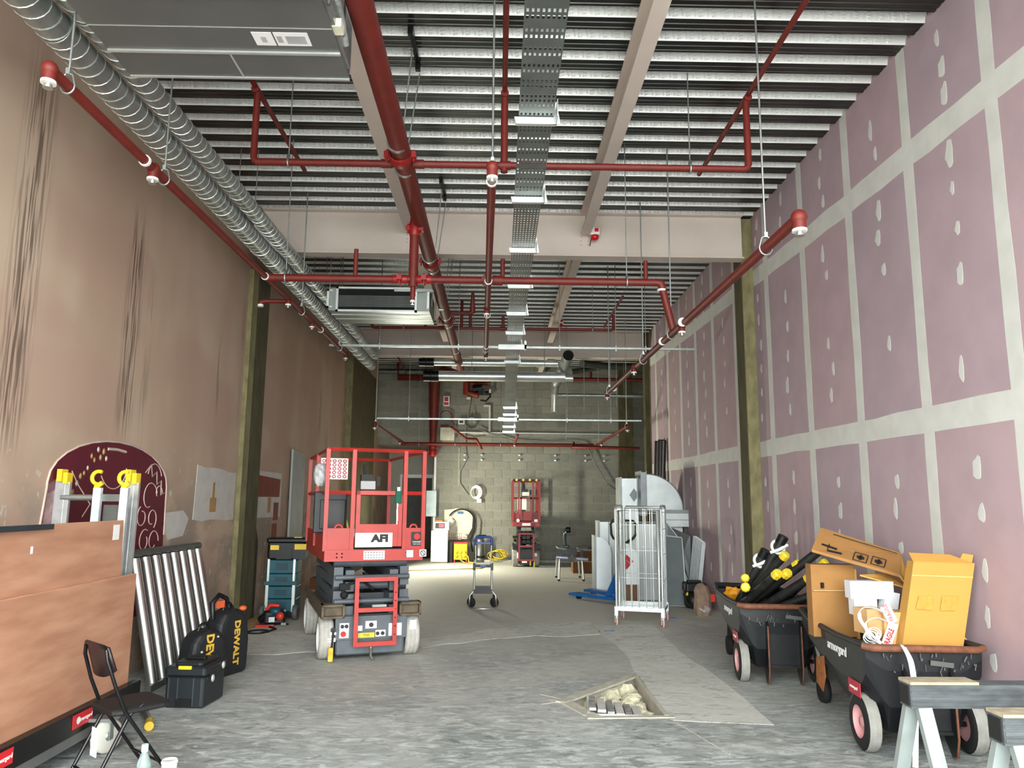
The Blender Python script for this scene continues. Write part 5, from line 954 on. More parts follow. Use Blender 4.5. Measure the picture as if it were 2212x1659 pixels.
# ================================================================ middle: hand truck, table saw, boxes
t = thing('hand_truck', 'folding chrome hand truck with a blue handle in the middle of the floor', 'hand truck', (-.21, 11.35, 0)); chrome = steel
b = B()
for sx in (-1, 1): b.tube([(sx * .11, 0, .62), (sx * .12, 0, .98)], .011, 8); b.tube([(sx * .13, 0, .25), (sx * .125, 0, .66)], .014, 8); b.tube([(sx * .13, 0, .26), (sx * .135, -.01, .24), (sx * .19, -.02, .18), (sx * .2, -.02, .02), (sx * .17, -.1, .014)], .012, 8)
b.tube([(-.17, -.1, .014), (-.1, -.16, .012), (.1, -.16, .012), (.17, -.1, .014)], .012, 8); b.bar((-.13, 0, .22), (.13, 0, .22), .012, .03); b.obj('frame', chrome, t)
b = B(); b.tube([(-.12, 0, .90), (-.12, 0, 1.0), (-.10, 0, 1.02), (.10, 0, 1.02), (.12, 0, 1.0), (.12, 0, .90)], .017, 8); b.bar((-.11, 0, .93), (.11, 0, .93), .02, .025); b.obj('handle', M('handle_blue', (30, 70, 150), .4), t)
b = B(); b.box((0, -.01, .6), (.27, .04, .04)); b.box((-.13, -.01, .59), (.04, .05, .1)); b.box((.13, -.01, .59), (.04, .05, .1)); b.box((0, -.01, .235), (.27, .03, .06)); b.box((0, -.01, .29), (.22, .01, .05)); b.obj('clamp', black_p, t); b = B(); b.bb(-.04, .04, -.034, -.03, .59, .62); b.obj('blue_badge', blue, t)
for sx in (-1, 1):
    b = B(); b.lathe([(.001, -.015), (.06, -.015), (.075, 0), (.06, .015), (.001, .015)], (sx * .17, .03, .078), (.55, 1, 0), 16); b.box((sx * .17, .01, .14), (.05, .02, .1)); b.obj('wheel', rubber, t)
t = thing('table_saw', 'grey folding work bench saw on tubular chrome legs', 'saw', (1.47, 15.5, 0)); 
for x, y, dx, dy in ((-.24, -.3, -.02, -.05), (.2, -.3, .03, -.05), (-.24, .3, -.02, .05), (.2, .3, .03, .05)): b = B(); b.cyl((x, y, .42), (x + dx, y + dy, 0), .022, 8); b.slot(1).cyl((x + dx * .9, y + dy * .9, .035), (x + dx, y + dy, 0), .026, 8); b.obj('leg', [steel, rubber], t)
b = B(); b.box((-.02, 0, .6), (.5, .6, .03), 0, 0, .12); b.box((.28, 0, .6), (.25, .6, .03)); b.obj('table', M('saw_table', (110, 112, 116), .5, .3), t)
b = B(); b.bar((-.2, -.3, .42), (-.2, -.3, .6), .06, .05); b.bar((.2, -.3, .42), (.2, -.3, .6), .05, .05); b.box((0, -.3, .56), (.2, .06, .14)); b.box((.42, -.2, .63), (.2, .12, .05)); b.cyl((-.21, -.34, .56), (-.21, -.3, .56), .05, 10); b.obj('motor_bracket', black_p, t)
b = B(); b.cyl((-.3, -.34, .46), (.32, -.34, .42), .035, 12); b.obj('clamp_bar', M('lilac_metal', (176, 176, 200), .35, .5), t); b = B(); b.box((0, -.37, .45), (.16, .06, .06)); b.box((0, -.38, .40), (.05, .05, .06)); b.bb(-.28, .28, -.3, .3, .385, .41); b.obj('cross_member', M('dark_slate', (60, 62, 66), .5), t)
t = thing('cordless_tool', 'dark green cordless drill standing upright on the saw bench', 'drill', (1.37, 15.45, .62)); b = B(); b.rbox((0, 0, .03), (.15, .1, .06), .02); b.tube([(0, 0, .05), (-.015, 0, .15), (-.01, 0, .28)], [.035, .028, .035], 10); b.tube([(-.03, 0, .3), (.0, 0, .34), (.03, 0, .37)], [.035, .045, .04], 10); b.obj('body', M('tool_teal', (18, 52, 50), .45), t); b = B(); b.cyl((.02, 0, .36), (.09, -.02, .36), .06, 12); b.cyl((.09, -.02, .36), (.1, -.02, .36), .05, 12); b.obj('head', black_p, t); b = B(); b.tube([(-.03, 0, .27), (-.01, -.04, .31), (.03, -.02, .33)], .016, 6); b.obj('collar', steel, t)
t = thing('brown_box', 'brown box behind the saw bench', 'box', (2.0, 17.0, 0)); b = B(); b.rbox((0, 0, .25), (.7, .4, .5), .01); b.obj('box_body', M('dark_brown_card', (112, 76, 44), .85), t); b = B(); b.bb(-.35, .35, -.205, -.2, .24, .26); b.obj('tape', cardt, t)  # box body in a plain dark brown

# ================================================================ ductwork stack by the pink wall
gs = M('sheet_galv', (196, 202, 202), .42, .6, .08, 4, .02, 20); gsd = M('sheet_galv_dull', (132, 136, 138), .45, .7, .1, 4); gss = M('sheet_dark', (72, 78, 80), .5, .5, .12, 4)
def quarter(cx, cz, r, n=14, inner=0): return [(cx, cz), *[(cx + r * math.cos(a), cz + r * math.sin(a)) for a in [PI / 2 * k / n for k in range(n + 1)]][::1]]
def ductpart(label, loc, fn, name='duct_section', rz=0): 
    t = thing(name, label, 'duct', loc, rz, 'galvanised duct sections stacked by the pink wall'); fn(t); return t
def f1(t):
    b = B(); b.prism([(0, 0), *[(.62 * math.cos(a), .60 * math.sin(a)) for a in [PI / 2 * k / 16 for k in range(17)]]], (0, 0, 0), (1, 0, 0), (0, 0, 1), (0, .5, 0)); b.obj('quarter_side', gs, t)
    b = B(); b.bb(-.09, .0, -.02, .5, -.1, .64); b.bb(-.1, -.085, -.03, .5, -.1, .66); b.bb(-.01, .005, -.03, .5, -.1, .66); b.obj('flange', gsd, t); b = B(); b.tube([(.63 * math.cos(a), -.003, .61 * math.sin(a)) for a in [PI / 2 * k / 16 for k in range(17)]], .008, 4); b.obj('edge_seam', gsd, t)
ductpart('quarter round galvanised duct bend crowning the stack by the pink wall', (2.55, 13.0, 1.42), f1, 'duct_bend')
def f2(t):
    b = B(); b.rbox((0, .2, .98), (.3, .5, 1.96), .006); b.obj('duct_body', gs, t); b = B(); b.bb(-.16, -.13, -.06, .46, 0, 1.98); b.bb(.13, .16, -.06, .46, 0, 1.98); b.obj('flange', gsd, t); b = B(); b.prism([(-.02, 1.55), (.06, 1.67), (-.02, 1.79), (-.1, 1.67)], (0.1, -.052, 0), (1, 0, 0), (0, 0, 1), (0, -.002, 0)); b.obj('diamond_mark', M('dull_mark', (140, 146, 148), .5), t)
ductpart('upright galvanised duct next to the bend, with a faint diamond mark', (2.3, 13.3, 0), f2)
def f3(t):
    b = B(); b.rbox((0, 0, .13), (.55, .5, .26), .006); b.obj('duct_body', gs, t); b = B(); b.bb(-.28, .28, -.265, -.25, .22, .28); b.bb(-.28, .28, -.265, -.25, .11, .12); b.obj('flange', gsd, t)
ductpart('short wide galvanised duct directly under the bend', (2.93, 12.95, 1.145), f3)
def f4(t):
    b = B(); b.rbox((0, 0, .6), (.5, .4, 1.2), .006); b.obj('duct_body', gs, t); b = B(); b.bb(-.26, -.23, -.23, .2, 0, 1.22); b.bb(.0, .02, -.215, -.2, 0, 1.2); b.obj('flange', gsd, t)
ductpart('tall galvanised duct behind the wire cage', (2.35, 12.55, .0), f4)
def f5(t):
    b = B(); b.rbox((0, 0, .55), (.5, .5, 1.1), .006); b.obj('duct_body', gsd, t); b = B(); b.bb(-.27, .27, -.265, -.25, 1.06, 1.12); b.bb(.23, .27, -.26, -.25, .0, 1.1); b.obj('flange', gs, t)
ductpart('dull galvanised duct propping up the short wide duct', (2.85, 13.1, .0), f5)
def f6(t):
    b = B(); b.rbox((0, 0, .6), (.34, .3, 1.2), .006); b.obj('duct_body', gs, t); b = B(); b.bb(-.19, -.15, -.17, .15, 0, 1.22); b.bb(.0, .02, -.16, -.15, 0, 1.2); b.obj('flange', gsd, t)
ductpart('galvanised duct standing behind the white curved cheek panel', (1.95, 13.6, .0), f6)
def f7(t):
    b = B(); b.prism([(-.13, 0), (.13, 0), (.13, .68)] + [(-.1 + .23 * math.cos(a), .68 + .27 * math.sin(a)) for a in [.4, .8, 1.2, 1.57]] + [(-.13, .95)], (0, 0, 0), (1, 0, 0), (0, .05, 1), (0, .02, 0)); b.obj('panel', M('white_sheet', (222, 228, 230), .4, .2, .03), t); b = B(); b.bb(-.17, -.13, 0, .3, 0, .98); b.obj('flange', gsd, t)
ductpart('white curved duct cheek standing beside the blue pallet truck', (1.82, 13.1, 0), f7, 'duct_cheek')
t = thing('notice_panel', 'white panel with a red diamond symbol inside the wire cage end', 'panel', (1.96, 11.5, .33)); b = B(); b.prism([(-.15, 0), (.15, 0), (.15, .45), (.0, .6), (-.15, .6)], (0, 0, 0), (1, 0, 0), (0, 0, 1), (0, .02, 0)); b.obj('panel', M('white_sheet', (222, 228, 230), .4), t); b = B(); b.prism([(0, .22), (.1, .34), (.0, .44), (-.1, .3)], (-.02, -.002, 0), (1, 0, 0), (0, 0, 1), (0, -.002, 0)); d = b.obj('red_diamond', M('diamond_red', (176, 24, 40), .5), t); b = B(); b.bar((-.1, -.006, .42), (.08, -.006, .26), .002, .04, (0, -1, 0)); b.obj('white_slash', paper, d); b = B(); b.bb(-.15, .15, .0, .25, -.32, 0); b.obj('pallet_block', M('pallet_wood', (112, 84, 60), .9), t)
def sheet(label, pts, th, mat, name='metal_sheet'):
    c = Vector((sum(p[0] for p in pts) / 4, sum(p[1] for p in pts) / 4, 0)); t = thing(name, label, 'sheet', c, 0, 'sheet metal leaning by the pink wall'); b = B(c); p = [Vector(x) for x in pts]; n = (p[1] - p[0]).cross(p[3] - p[0]).normalized() * th; b.hexa(p + [x + n for x in p]); b.obj('sheet', mat, t); b = B(c); k = n * 1.3
    for x, y in zip(p, p[1:] + p[:1]): b.bar(x + k * .3, y + k * .3, th * 1.4, .02, n)
    b.obj('folded_edge', gsd, t); return t
sheet('dark grey metal sheet standing next to the wire cage', [(2.55, 11.75, 0), (2.86, 11.65, 0), (2.86, 11.85, 1.0), (2.55, 11.95, 1.03)], .02, gss)
sheet('grey metal sheet with a sloping top behind the dark sheet', [(2.7, 12.3, 0), (3.15, 12.2, 0), (3.02, 12.55, .9), (2.8, 12.6, 1.2)], .02, gsd)
sheet('broad dull sheet resting on the pink wall', [(2.75, 12.62, 0), (3.14, 12.42, 0), (3.15, 12.5, 1.0), (2.9, 12.72, 1.12)], .02, gsd)
for k in range(7):
    t = thing('metal_stud', 'bright metal stud leaning on the pink wall, %s from the grey metal sheets' % ['first', 'second', 'third', 'fourth', 'fifth', 'sixth', 'seventh'][k], 'stud', (3.02 + .003 * k, 12.12 - k * .07, 0), 0, 'metal studs leaning on the pink wall'); y0 = 0; b = B(); b.bar((0, 0, 0), (.13, .03, 1.02 - k * .012), .05, .06, (1, 0, 0)); b.obj('stud_web', galv_b if k % 2 else gs, t); b = B(); b.bar((-.028, -.02, 0), (.1, .01, 1.02 - k * .012), .01, .012, (1, 0, 0)); b.obj('stud_lip', gsd, t)
for k, (y, h) in enumerate(((14.75, 2.72), (14.45, 2.72), (14.2, 2.70))):
    t = thing('dark_pipe', 'tall dark pipe at the far end of the pink wall, %s' % ['next to the end column', 'middle of three', 'closest to the duct stack'][k], 'pipe', (3.1, y, 0), 0, 'dark pipes at the end of the pink wall'); b = B(); b.cyl((-.1, 0, 0), (.03, 0, h), .055, 14); b.obj('pipe', M('dark_steel_pipe', (60, 56, 56), .35, .5, .15), t); b = B(); b.cyl((.028, 0, h), (.0305, 0, h + .02), .05, 12); b.obj('pipe_mouth', dark_in, t)
b = B(); b.ball((0, 0, .07), .12, (1.1, 1, .8), 9, 7, .25); b.ball((.12, .05, .14), .1, (.9, .8, 1.2), 9, 7, .25); o = b.obj('white_sheeting', M('white_sheeting', (206, 208, 212), .7)); o.location = (2.86, 11.8, 0); tag(o, 'crumpled white plastic heap behind the black vacuum', 'plastic')
t = thing('vacuum', 'small black site vacuum with yellow clips by the pink wall', 'vacuum', (2.93, 11.45, 0)); b = B(); b.lathe([(.001, .02), (.13, .02), (.15, .06), (.15, .24), (.001, .24)], (0, 0, 0), (0, 0, 1), 16); b.rbox((0, 0, .31), (.3, .26, .13), .03); b.rbox((0, 0, .39), (.2, .1, .03), .01); b.obj('body', black_p, t); b = B(); b.box((.05, -.15, .2), (.05, .02, .06)); b.box((-.13, -.08, .22), (.03, .04, .05)); b.obj('clip', yellow, t); b = B(); b.tube([(-.1, -.1, .3), (-.18, -.12, .22), (-.16, -.15, .1), (-.08, -.18, .04)], .018, 6); b.obj('hose', rubber, t)
t = thing('paper_sack', 'crumpled brown paper sack beside the far tub', 'sack', (2.86, 10.75, 0)); b = B(); b.tube([(0, 0, 0), (.0, 0, .1), (.01, 0, .24), (-.01, .02, .36), (-.03, .0, .4)], [.11, .125, .115, .1, .06], 9, smooth=False); b.obj('sack', M('paper_sack', (138, 116, 98), .85, 0, .2, 9, .6, 20), t); b = B(); b.ball((.0, -.04, .1), .1, (1, .9, .8), 8, 6, .2); b.obj('clear_liner', M('clear_liner', (160, 150, 146), .4, 0, .2, 20), t); b = B(); b.box((.14, -.02, .24), (.06, .06, .1)); b.obj('red_tag', red_b, t)
for x, y, a in ((1.36, 9.4, .1), (2.36, 10.45, -.1)):
    b = B(); b.box((0, 0, .004), (.13, .035, .006), a); b.box((.03, .012, .009), (.06, .02, .004), a + .5); o = b.obj('blue_scrap', M('blue_scrap', (70, 110, 170), .6)); o.location = (x, y, 0); tag(o, 'scrap of blue plastic on the floor %s' % ('ahead of the wire cage' if x < 2 else 'behind the wire cage wheels'), 'scrap')
# roll cage
t = thing('roll_cage', 'tall wire roll cage on red castors', 'roll cage', (1.885, 10.03, 0), math.radians(-17)); cg = M('cage_zinc', (206, 212, 212), .3, .75, .06); W, D, H = .29, .31, 1.50
b = B()
for sx in (-1, 1):
    b.bb(sx * W - .018, sx * W + .018, -D - .018, D + .018, .185, .23)
b.bb(-W, W, -D - .02, -D + .02, .19, .23); b.bb(-W, W, D - .02, D + .02, .19, .23)
for sx in (-1, 1):
    for sy in (-1, 1): b.bb(sx * W - .022, sx * W + .022, sy * D - .022, sy * D + .022, .11, .24)
b.obj('base_frame', cg, t)
b = B()
for k in range(11): b.bar((-W + k * W / 5, -D, .225), (-W + k * W / 5, D, .225), .006, .006)
for k in range(9): b.bar((-W, -D + k * D / 4, .232), (W, -D + k * D / 4, .232), .006, .006)
for k in range(10): b.bar((-W, -D + k * D / 5, .238), (W, -D + (k + 1) * D / 5 - .02, .238), .005, .005)
b.obj('base_mesh', cg, t)
def side(nm, fn_post, nv, hs, axis, c):
    pts = fn_post; fr = B(); fr.tube(pts, .0145, 10); f = fr.obj(nm, cg, t)
    b = B()
    for k in range(1, nv):
        q = -D + .02 + (2 * D - .04) * k / nv if axis == 'y' else -W + .02 + (2 * W - .04) * k / nv
        p0, p1 = ((c, q, .23), (c, q, H - .04)) if axis == 'y' else ((q, c, .23), (q, c, H - .04))
        b.tube([p0, p1], .006, 5)
    for z in hs:
        p0, p1 = ((c, -D + .01, z), (c, D - .01, z)) if axis == 'y' else ((-W + .01, c, z), (W - .01, c, z)); b.tube([p0, p1], .0045, 5)
    b.obj('wire_mesh', cg, f)
for sx in (-1, 1): side('side_frame', [(sx * W, -D, .2), (sx * W, -D, H - .05), (sx * W, -D + .015, H - .012), (sx * W, -D + .05, H), (sx * W, D - .05, H), (sx * W, D - .015, H - .012), (sx * W, D, H - .05), (sx * W, D, .2)], 7, (.55, .88, 1.2, 1.42), 'y', sx * W)
side('back_frame', [(-W + .03, D, .2), (-W + .03, D, H - .06), (-W + .06, D, H - .02), (W - .06, D, H - .02), (W - .03, D, H - .06), (W - .03, D, .2)], 6, (.6, .95, 1.28, 1.4), 'x', D)
side('front_gate', [(-W + .04, -D, .24), (-W + .04, -D, H - .06), (W - .04, -D, H - .06), (W - .04, -D, .24)], 6, (.6, .94, 1.26), 'x', -D)
for sx in (-1, 1):
    for sy in (-1, 1):
        b = B(); b.cyl((sx * W, sy * D, .1), (sx * W, sy * D, .13), .03, 10); b.bb(sx * W - .018, sx * W - .012, sy * D - .025, sy * D + .035, .04, .11); b.bb(sx * W + .012, sx * W + .018, sy * D - .025, sy * D + .035, .04, .11); ct = b.obj('caster', galv, t)
        b = B(); b.lathe([(.001, -.012), (.045, -.012), (.056, -.008), (.058, 0), (.056, .008), (.045, .012), (.001, .012)], (sx * W, sy * D + .01, .058), (1, 0.25, 0), 18); b.obj('caster_wheel', M('caster_pink', (214, 176, 168), .6), ct); b = B(); b.lathe([(.001, -.014), (.042, -.0135), (.042, .0135), (.001, .014)], (sx * W, sy * D + .01, .058), (1, 0.25, 0), 14); b.obj('red_hub', M('caster_red', (170, 40, 40), .5), ct)
b = B()
for k in range(6): b.box((W + .01, -D + .0, .35 + k * .2), (.02, .03, .02))
b.bar((-W - .01, -D + .04, .3), (-W - .01, D, H - .5), .006, .006); b.obj('hinge_clips', galv_d, t, kind='stuff')
# pallet truck
t = thing('pallet_truck', 'blue hand pallet truck with a black loop handle behind the wire cage', 'pallet truck', (1.72, 12.2, 0), 0)
for (x0, y0, x1, y1) in ((.12, -.3, -.46, .30), (.30, .12, -.16, .80)):
    b = B(); b.bar((x0, y0, .075), (x1, y1, .075), .14, .05); b.bar((x1, y1, .075), (x1 - .06, y1 + .07, .065), .10, .04); f = b.obj('fork', blue, t); b = B(); b.cyl((x1 + .03, y1 - .06, .035), (x1 + .09, y1 - .02, .035), .035, 8); b.obj('load_roller', rubber, f)
b = B(); b.prism([(0, 0), (.34, 0), (.34, .5), (.24, .5)], (-.06, -.16, .05), (1, .25, 0), (0, 0, 1), (.04, .08, 0)); b.bar((.1, -.3, .1), (.38, .2, .1), .1, .1); b.obj('body', blue, t)
b = B(); b.tube([(.4, .05, .2), (.33, .0, .6), (.26, -.05, .92)], .02, 8); b.obj('tiller', M('tiller_grey', (150, 152, 150), .4, .4), t); b = B(); b.tube([(.27, -.05, .88), (.12, -.05, .98), (.09, -.05, 1.04), (.08, -.05, 1.2), (.12, -.05, 1.25), (.44, -.05, 1.25), (.49, -.05, 1.2), (.48, -.05, 1.04), (.44, -.05, .98), (.28, -.05, .88)], .02, 8); b.obj('loop_handle', black_p, t); b = B(); b.cyl((.3, .0, .09), (.44, .1, .09), .09, 12); b.obj('steer_wheel', rubber, t)

# ================================================================ left side
teal = M('case_teal', (8, 78, 92), .45, 0, .1); t = thing('tool_case_trolley', 'stack of teal tool cases strapped on a silver trolley by the brown wall', 'trolley', (-2.84, 10.25, 0), math.radians(4))
for k, (z0, z1) in enumerate(((.1, .26), (.265, .42), (.425, .58), (.585, .76))): b = B(); b.rbox((0, .08, (z0 + z1) / 2), (.40, .32, z1 - z0), .015); c_ = b.obj('tool_case', teal, t); b = B(); b.bb(-.08, .08, -.085, -.08, z0 + .04, z1 - .04); b.obj('latch_panel', M('case_teal_dark', (6, 58, 72), .5), c_)
b = B()
for sx in (-1, 1): b.bb(sx * .17 - .018, sx * .17 + .018, -.115, -.09, .08, .44); b.bb(sx * .165 - .014, sx * .165 + .014, -.11, -.09, .49, .98)
b.obj('trolley_rail', galv_b, t); b = B(); b.box((0, -.105, .465), (.42, .03, .05)); b.obj('cross_bar', M('bar_teal', (20, 72, 82), .5), t); b = B(); b.bb(-.19, .2, -.12, .25, .05, .1); b.obj('foot_plate', black_m, t)
for sx in (-1, 1):
    b = B(); b.lathe([(.05, -.03), (.09, -.03), (.095, 0), (.09, .03), (.05, .03)], (sx * .21, -.12, .1), (1, 0, 0), 14); wv = b.obj('wheel', M('wheel_grey', (86, 88, 88), .6), t); b = B()
    for k in range(6): a = k * PI / 3; b.bar((sx * .21, -.12, .1), (sx * .21, -.12 + .06 * math.cos(a), .1 + .06 * math.sin(a)), .05, .012, (1, 0, 0))
    b.obj('spoke', galv, wv)
t = thing('tool_bag', 'black open tool bag with yellow tabs sitting on the teal cases', 'bag', (-2.8, 10.2, .765), math.radians(4)); b = B(); b.rbox((.02, .05, .12), (.48, .3, .22), .03); b.rbox((.04, .05, .25), (.55, .34, .06), .03); b.box((.0, -.11, .08), (.2, .03, .14)); b.box((.2, -.11, .1), (.16, .04, .18)); b.obj('bag_body', black_p, t); b = B(); b.box((-.12, -.125, .16), (.11, .01, .06)); b.box((.21, -.13, .17), (.15, .012, .07)); b.box((.15, .02, .285), (.1, .06, .01)); b.obj('yellow_tab', yellow, t)
t = thing('power_tool', 'red and black power tool lying at the foot of the teal cases', 'tool', (-2.78, 9.75, 0)); b = B(); b.rbox((0, .02, .1), (.26, .2, .16), .04, .2); b.tube([(-.16, -.02, .06), (-.08, -.04, .12), (.06, -.04, .1)], .05, 8); b.obj('black_body', black_p, t); b = B(); b.tube([(-.1, .0, .18), (-.05, .0, .24), (.05, .02, .23)], .024, 8); b.ball((.1, -.1, .12), .05, (1, .8, 1)); b.box((-.06, -.17, .014), (.22, .05, .028)); b.obj('red_part', red_b, t); b = B(); b.box((0, -.1, .08), (.07, .02, .06), .2); b.box((.15, -.1, .03), (.06, .03, .03)); b.obj('grey_plate', galv, t); b = B(); b.ball((.02, -.05, .17), .06, (1.2, .8, .8)); b.obj('teal_part', teal, t)
t = thing('timber_plank', 'pale timber offcut lying at the foot of the mineral wool column', 'plank', (-3.0, 9.6, 0)); b = B(); b.bar((-.05, -.55, .04), (.0, .7, .04), .12, .06); b.obj('plank', M('rough_timber', (150, 120, 80), .85, 0, .2, 8, .2, 30, (4, .5, 4)), t); b = B(); b.bb(-.11, .01, -.56, -.552, .012, .068); b.obj('end_grain', M('end_grain', (196, 140, 78), .8), t)
t = thing('black_lead', 'black power lead lying on the floor by the timber offcut', 'cable', (-2.75, 9.3, 0)); b = B(); b.tube([(.0, -.15, .01)] + arc((-.05, -.1, .01), .12, 0, 5.5, 16, (1, 0, 0), (0, 1, 0)) + [(.1, .1, .01), (-.1, .35, .01), (.05, .5, .01), (.15, .45, .012)], .011, 6); b.obj('lead', rubber, t)
t = thing('brown_carton', 'small brown carton on the floor behind the teal cases', 'box', (-2.62, 11.6, 0)); b = B(); b.rbox((0, 0, .2), (.3, .3, .4), .006); b.obj('box_body', M('carton_brown', (112, 74, 44), .85), t); b = B(); b.bb(-.15, .15, -.155, -.15, .16, .24); b.obj('printed_band', M('carton_tan', (160, 116, 74), .85), t)
b = B(); b.prism([(0, 0), (.75, 0), (.75, 2.28), (.0, 2.32)], (-3.22, 11.75, 0), (0, 1, 0), (.0, 0, 1), (.03, 0, 0)); o = rebase(b.obj('leaning_panel', M('grey_panel', (160, 164, 160), .6, 0, .08, 4))); tag(o, 'tall grey board leaning flat against the brown wall past the maroon panel', 'board')
b = B(); b.prism([(0, 0), (.25, 0), (.25, 1.0), (.15, 1.15), (.02, 1.1)], (-3.21, 10.0, 0), (0, 1, 0), (0, 0, 1), (.02, 0, 0)); o = rebase(b.obj('dark_sheet', M('dark_olive_sheet', (64, 60, 44), .9, 0, .3, 8))); tag(o, 'dark mouldy sheet against the wall behind the mineral wool column', 'sheet')
# steel tube rack
t = thing('tube_rack', 'row of bright steel tubes on a top rail leaning on the brown wall', 'rack', (-3.0, 6.9, 0)); b = B(); b.cyl((-3.10 + 3.0, 6.42 - 6.9, 1.08), (-3.10 + 3.0, 8.0 - 6.9, 1.07), .035, 12); b.obj('top_rail', galv_d, t)
for k in range(8):
    y = -.36 + k * .19; b = B(); b.tube([(.18, y - .02, .02), (-.075, y + .02, 1.04)], .042, 14); tb = b.obj('steel_tube', steel, t)
    b = B(); b.cyl((.17, y + .06, .02), (-.085, y + .10, 1.02), .03, 10); b.obj('rear_tube', galv_d, t)
b = B(); b.bar((.2, -.5, .03), (.2, 1.15, .03), .04, .05); b.obj('bottom_rail', galv_d, t)
# ladders
al = M('ladder_aluminium', (206, 210, 210), .35, .7, .1, 14); 
t = thing('ladder', 'aluminium ladder with yellow end caps leaning on the brown wall behind the plywood trolley', 'ladder', (-2.95, 5.62, 0))
for x, tag_ in ((-.27, 0), (.23, 1)):
    b = B(); b.bar((x, -.02, 0), (x + .01, .0, 1.68), .03, .07, (1, 0, 0)); b.bar((x + .045, -.02, 0), (x + .05, .0, 1.66), .025, .06, (1, 0, 0)); st = b.obj('stile', al, t); b = B(); b.box((x + .01, .0, 1.71), (.036, .08, .09)); b.box((x + .052, .0, 1.69), (.032, .07, .08)); b.obj('yellow_cap', yellow, st)
for k in range(6): b = B(); b.cyl((-.25, 0, .3 + k * .25), (.25, 0, .3 + k * .25), .024, 10); b.obj('rung', galv, t)
t = thing('roof_ladder', 'narrow aluminium ladder with yellow hooks leaning beside the capped ladder', 'ladder', (-2.70, 5.42, 0))
for x in (-.135, .055):
    b = B(); b.bar((x, -.02, 0), (x - .0, .0, 1.62), .055, .03, (0, 1, 0)); st = b.obj('stile', M('zinc_stile', (190, 198, 200), .5, .4, .1, 20), t); b = B(); b.tube(arc((x - .005, 0, 1.69), .045, -1.2, -5.2, 12) , .014, 6); b.tube([(x - .02, 0, 1.62), (x + .025, 0, 1.655)], .018, 6); b.obj('yellow_hook', yellow, st)
for k in range(6): b = B(); b.bar((-.12, .03, .25 + k * .26), (.05, .03, .25 + k * .26), .03, .05); b.obj('rung', galv_d, t)
b = B(); b.bb(-.11, .04, .045, .06, .95, 1.5); b.obj('dark_gusset', M('gusset_grey', (84, 84, 80), .5, .3), t)
# tool box and bags
t = thing('tool_box', 'black lidded tool box with a yellow latch beside the steel tubes', 'tool box', (-2.32, 6.12, 0), math.radians(-4)); tbm = M('toolbox_black', (26, 30, 34), .45, 0, .12); b = B(); b.rbox((0, 0, .115), (.30, .36, .22), .02); b.obj('box_body', tbm, t); b = B(); b.rbox((0, 0, .265), (.32, .38, .07), .025); b.rbox((0, 0, .31), (.22, .28, .03), .03); l_ = b.obj('lid', tbm, t); b = B(); b.rbox((0, -.01, .335), (.16, .05, .02), .01); b.obj('carry_handle', black_p, l_)
b = B(); b.rbox((.0, -.19, .295), (.1, .02, .025), .006); b.obj('yellow_latch', yellow, l_); b = B()
for x in (-.12, -.05, .07, .13): b.bb(x - .004, x + .004, -.188, -.18, .02, .22)
b.obj('front_rib', M('rib_grey', (56, 60, 64), .5), t, kind='stuff'); b = B(); b.bb(.15, .165, -.1, .12, .2, .27); b.obj('clasp', black_p, t); b = B(); b.bb(-.06, .06, -.19, -.18, .02, .07); b.obj('clasp', black_p, t); b = B(); b.ball((.168, -.08, .2), .022, (.5, 1, 1.3)); b.ball((.168, .1, .26), .022, (.5, 1, 1.3)); b.obj('padlock', galv_b, t)
def toolbag(label, loc, rz, h, w_):
    t = thing('tool_backpack', label, 'bag', loc, rz, 'black tool backpacks'); b = B(); prof = [(-w_ * .5, 0), (w_ * .5, 0), (w_ * .52, h * .5), (w_ * .45, h * .8), (w_ * .3, h * .95), (0, h), (-w_ * .3, h * .95), (-w_ * .45, h * .8), (-w_ * .52, h * .5)]
    b.prism(prof, (0, -.1, 0), (1, 0, 0), (0, 0, 1), (0, .2, 0)); o = b.obj('bag_body', M('nylon_black', (22, 24, 27), .6, 0, .2, 30, .3, 120), t); md = o.modifiers.new('soft', 'BEVEL'); md.width = .05; md.segments = 3
    b = B(); b.tube(arc((0, 0, h - .02), .06, 0, PI, 8), .012, 6); b.obj('grab_handle', black_p, t); return t
yl2 = M('dull_yellow_letters', (206, 164, 60), .6)
t = toolbag('black tool backpack with yellow lettering, the one nearer the tool box', (-2.47, 6.62, 0), math.radians(62), .47, .36); txt('DEWALT', .105, yl2, t, (-.02, -.103, .22), (0, 0, -1), (1, 0, 0), bold=.004); b = B(); b.bb(-.19, -.185, -.05, .0, .24, .26); b.obj('yellow_tag', yellow, t); b = B(); b.ball((-.1, -.105, .3), .012); b.ball((.06, -.105, .4), .01); b.obj('metal_ring', galv_b, t)
t = toolbag('taller black tool backpack with yellow lettering standing behind the other backpack', (-2.43, 7.05, 0), math.radians(68), .58, .40); txt('DEWALT', .095, yl2, t, (.02, -.103, .28), (0, 0, -1), (1, 0, 0), bold=.004); b = B(); b.tube([(-.18, 0, .5), (-.2, 0, .64), (-.1, .02, .7), (.0, .02, .66), (.02, 0, .56)], .02, 8); b.obj('shoulder_handle', black_p, t); b = B(); b.ball((.14, -.05, .56), .04, (1, .8, .6)); b.box((-.1, .0, .62), (.08, .03, .06)); b.obj('orange_pull', M('orange_pull', (206, 90, 50), .6), t)
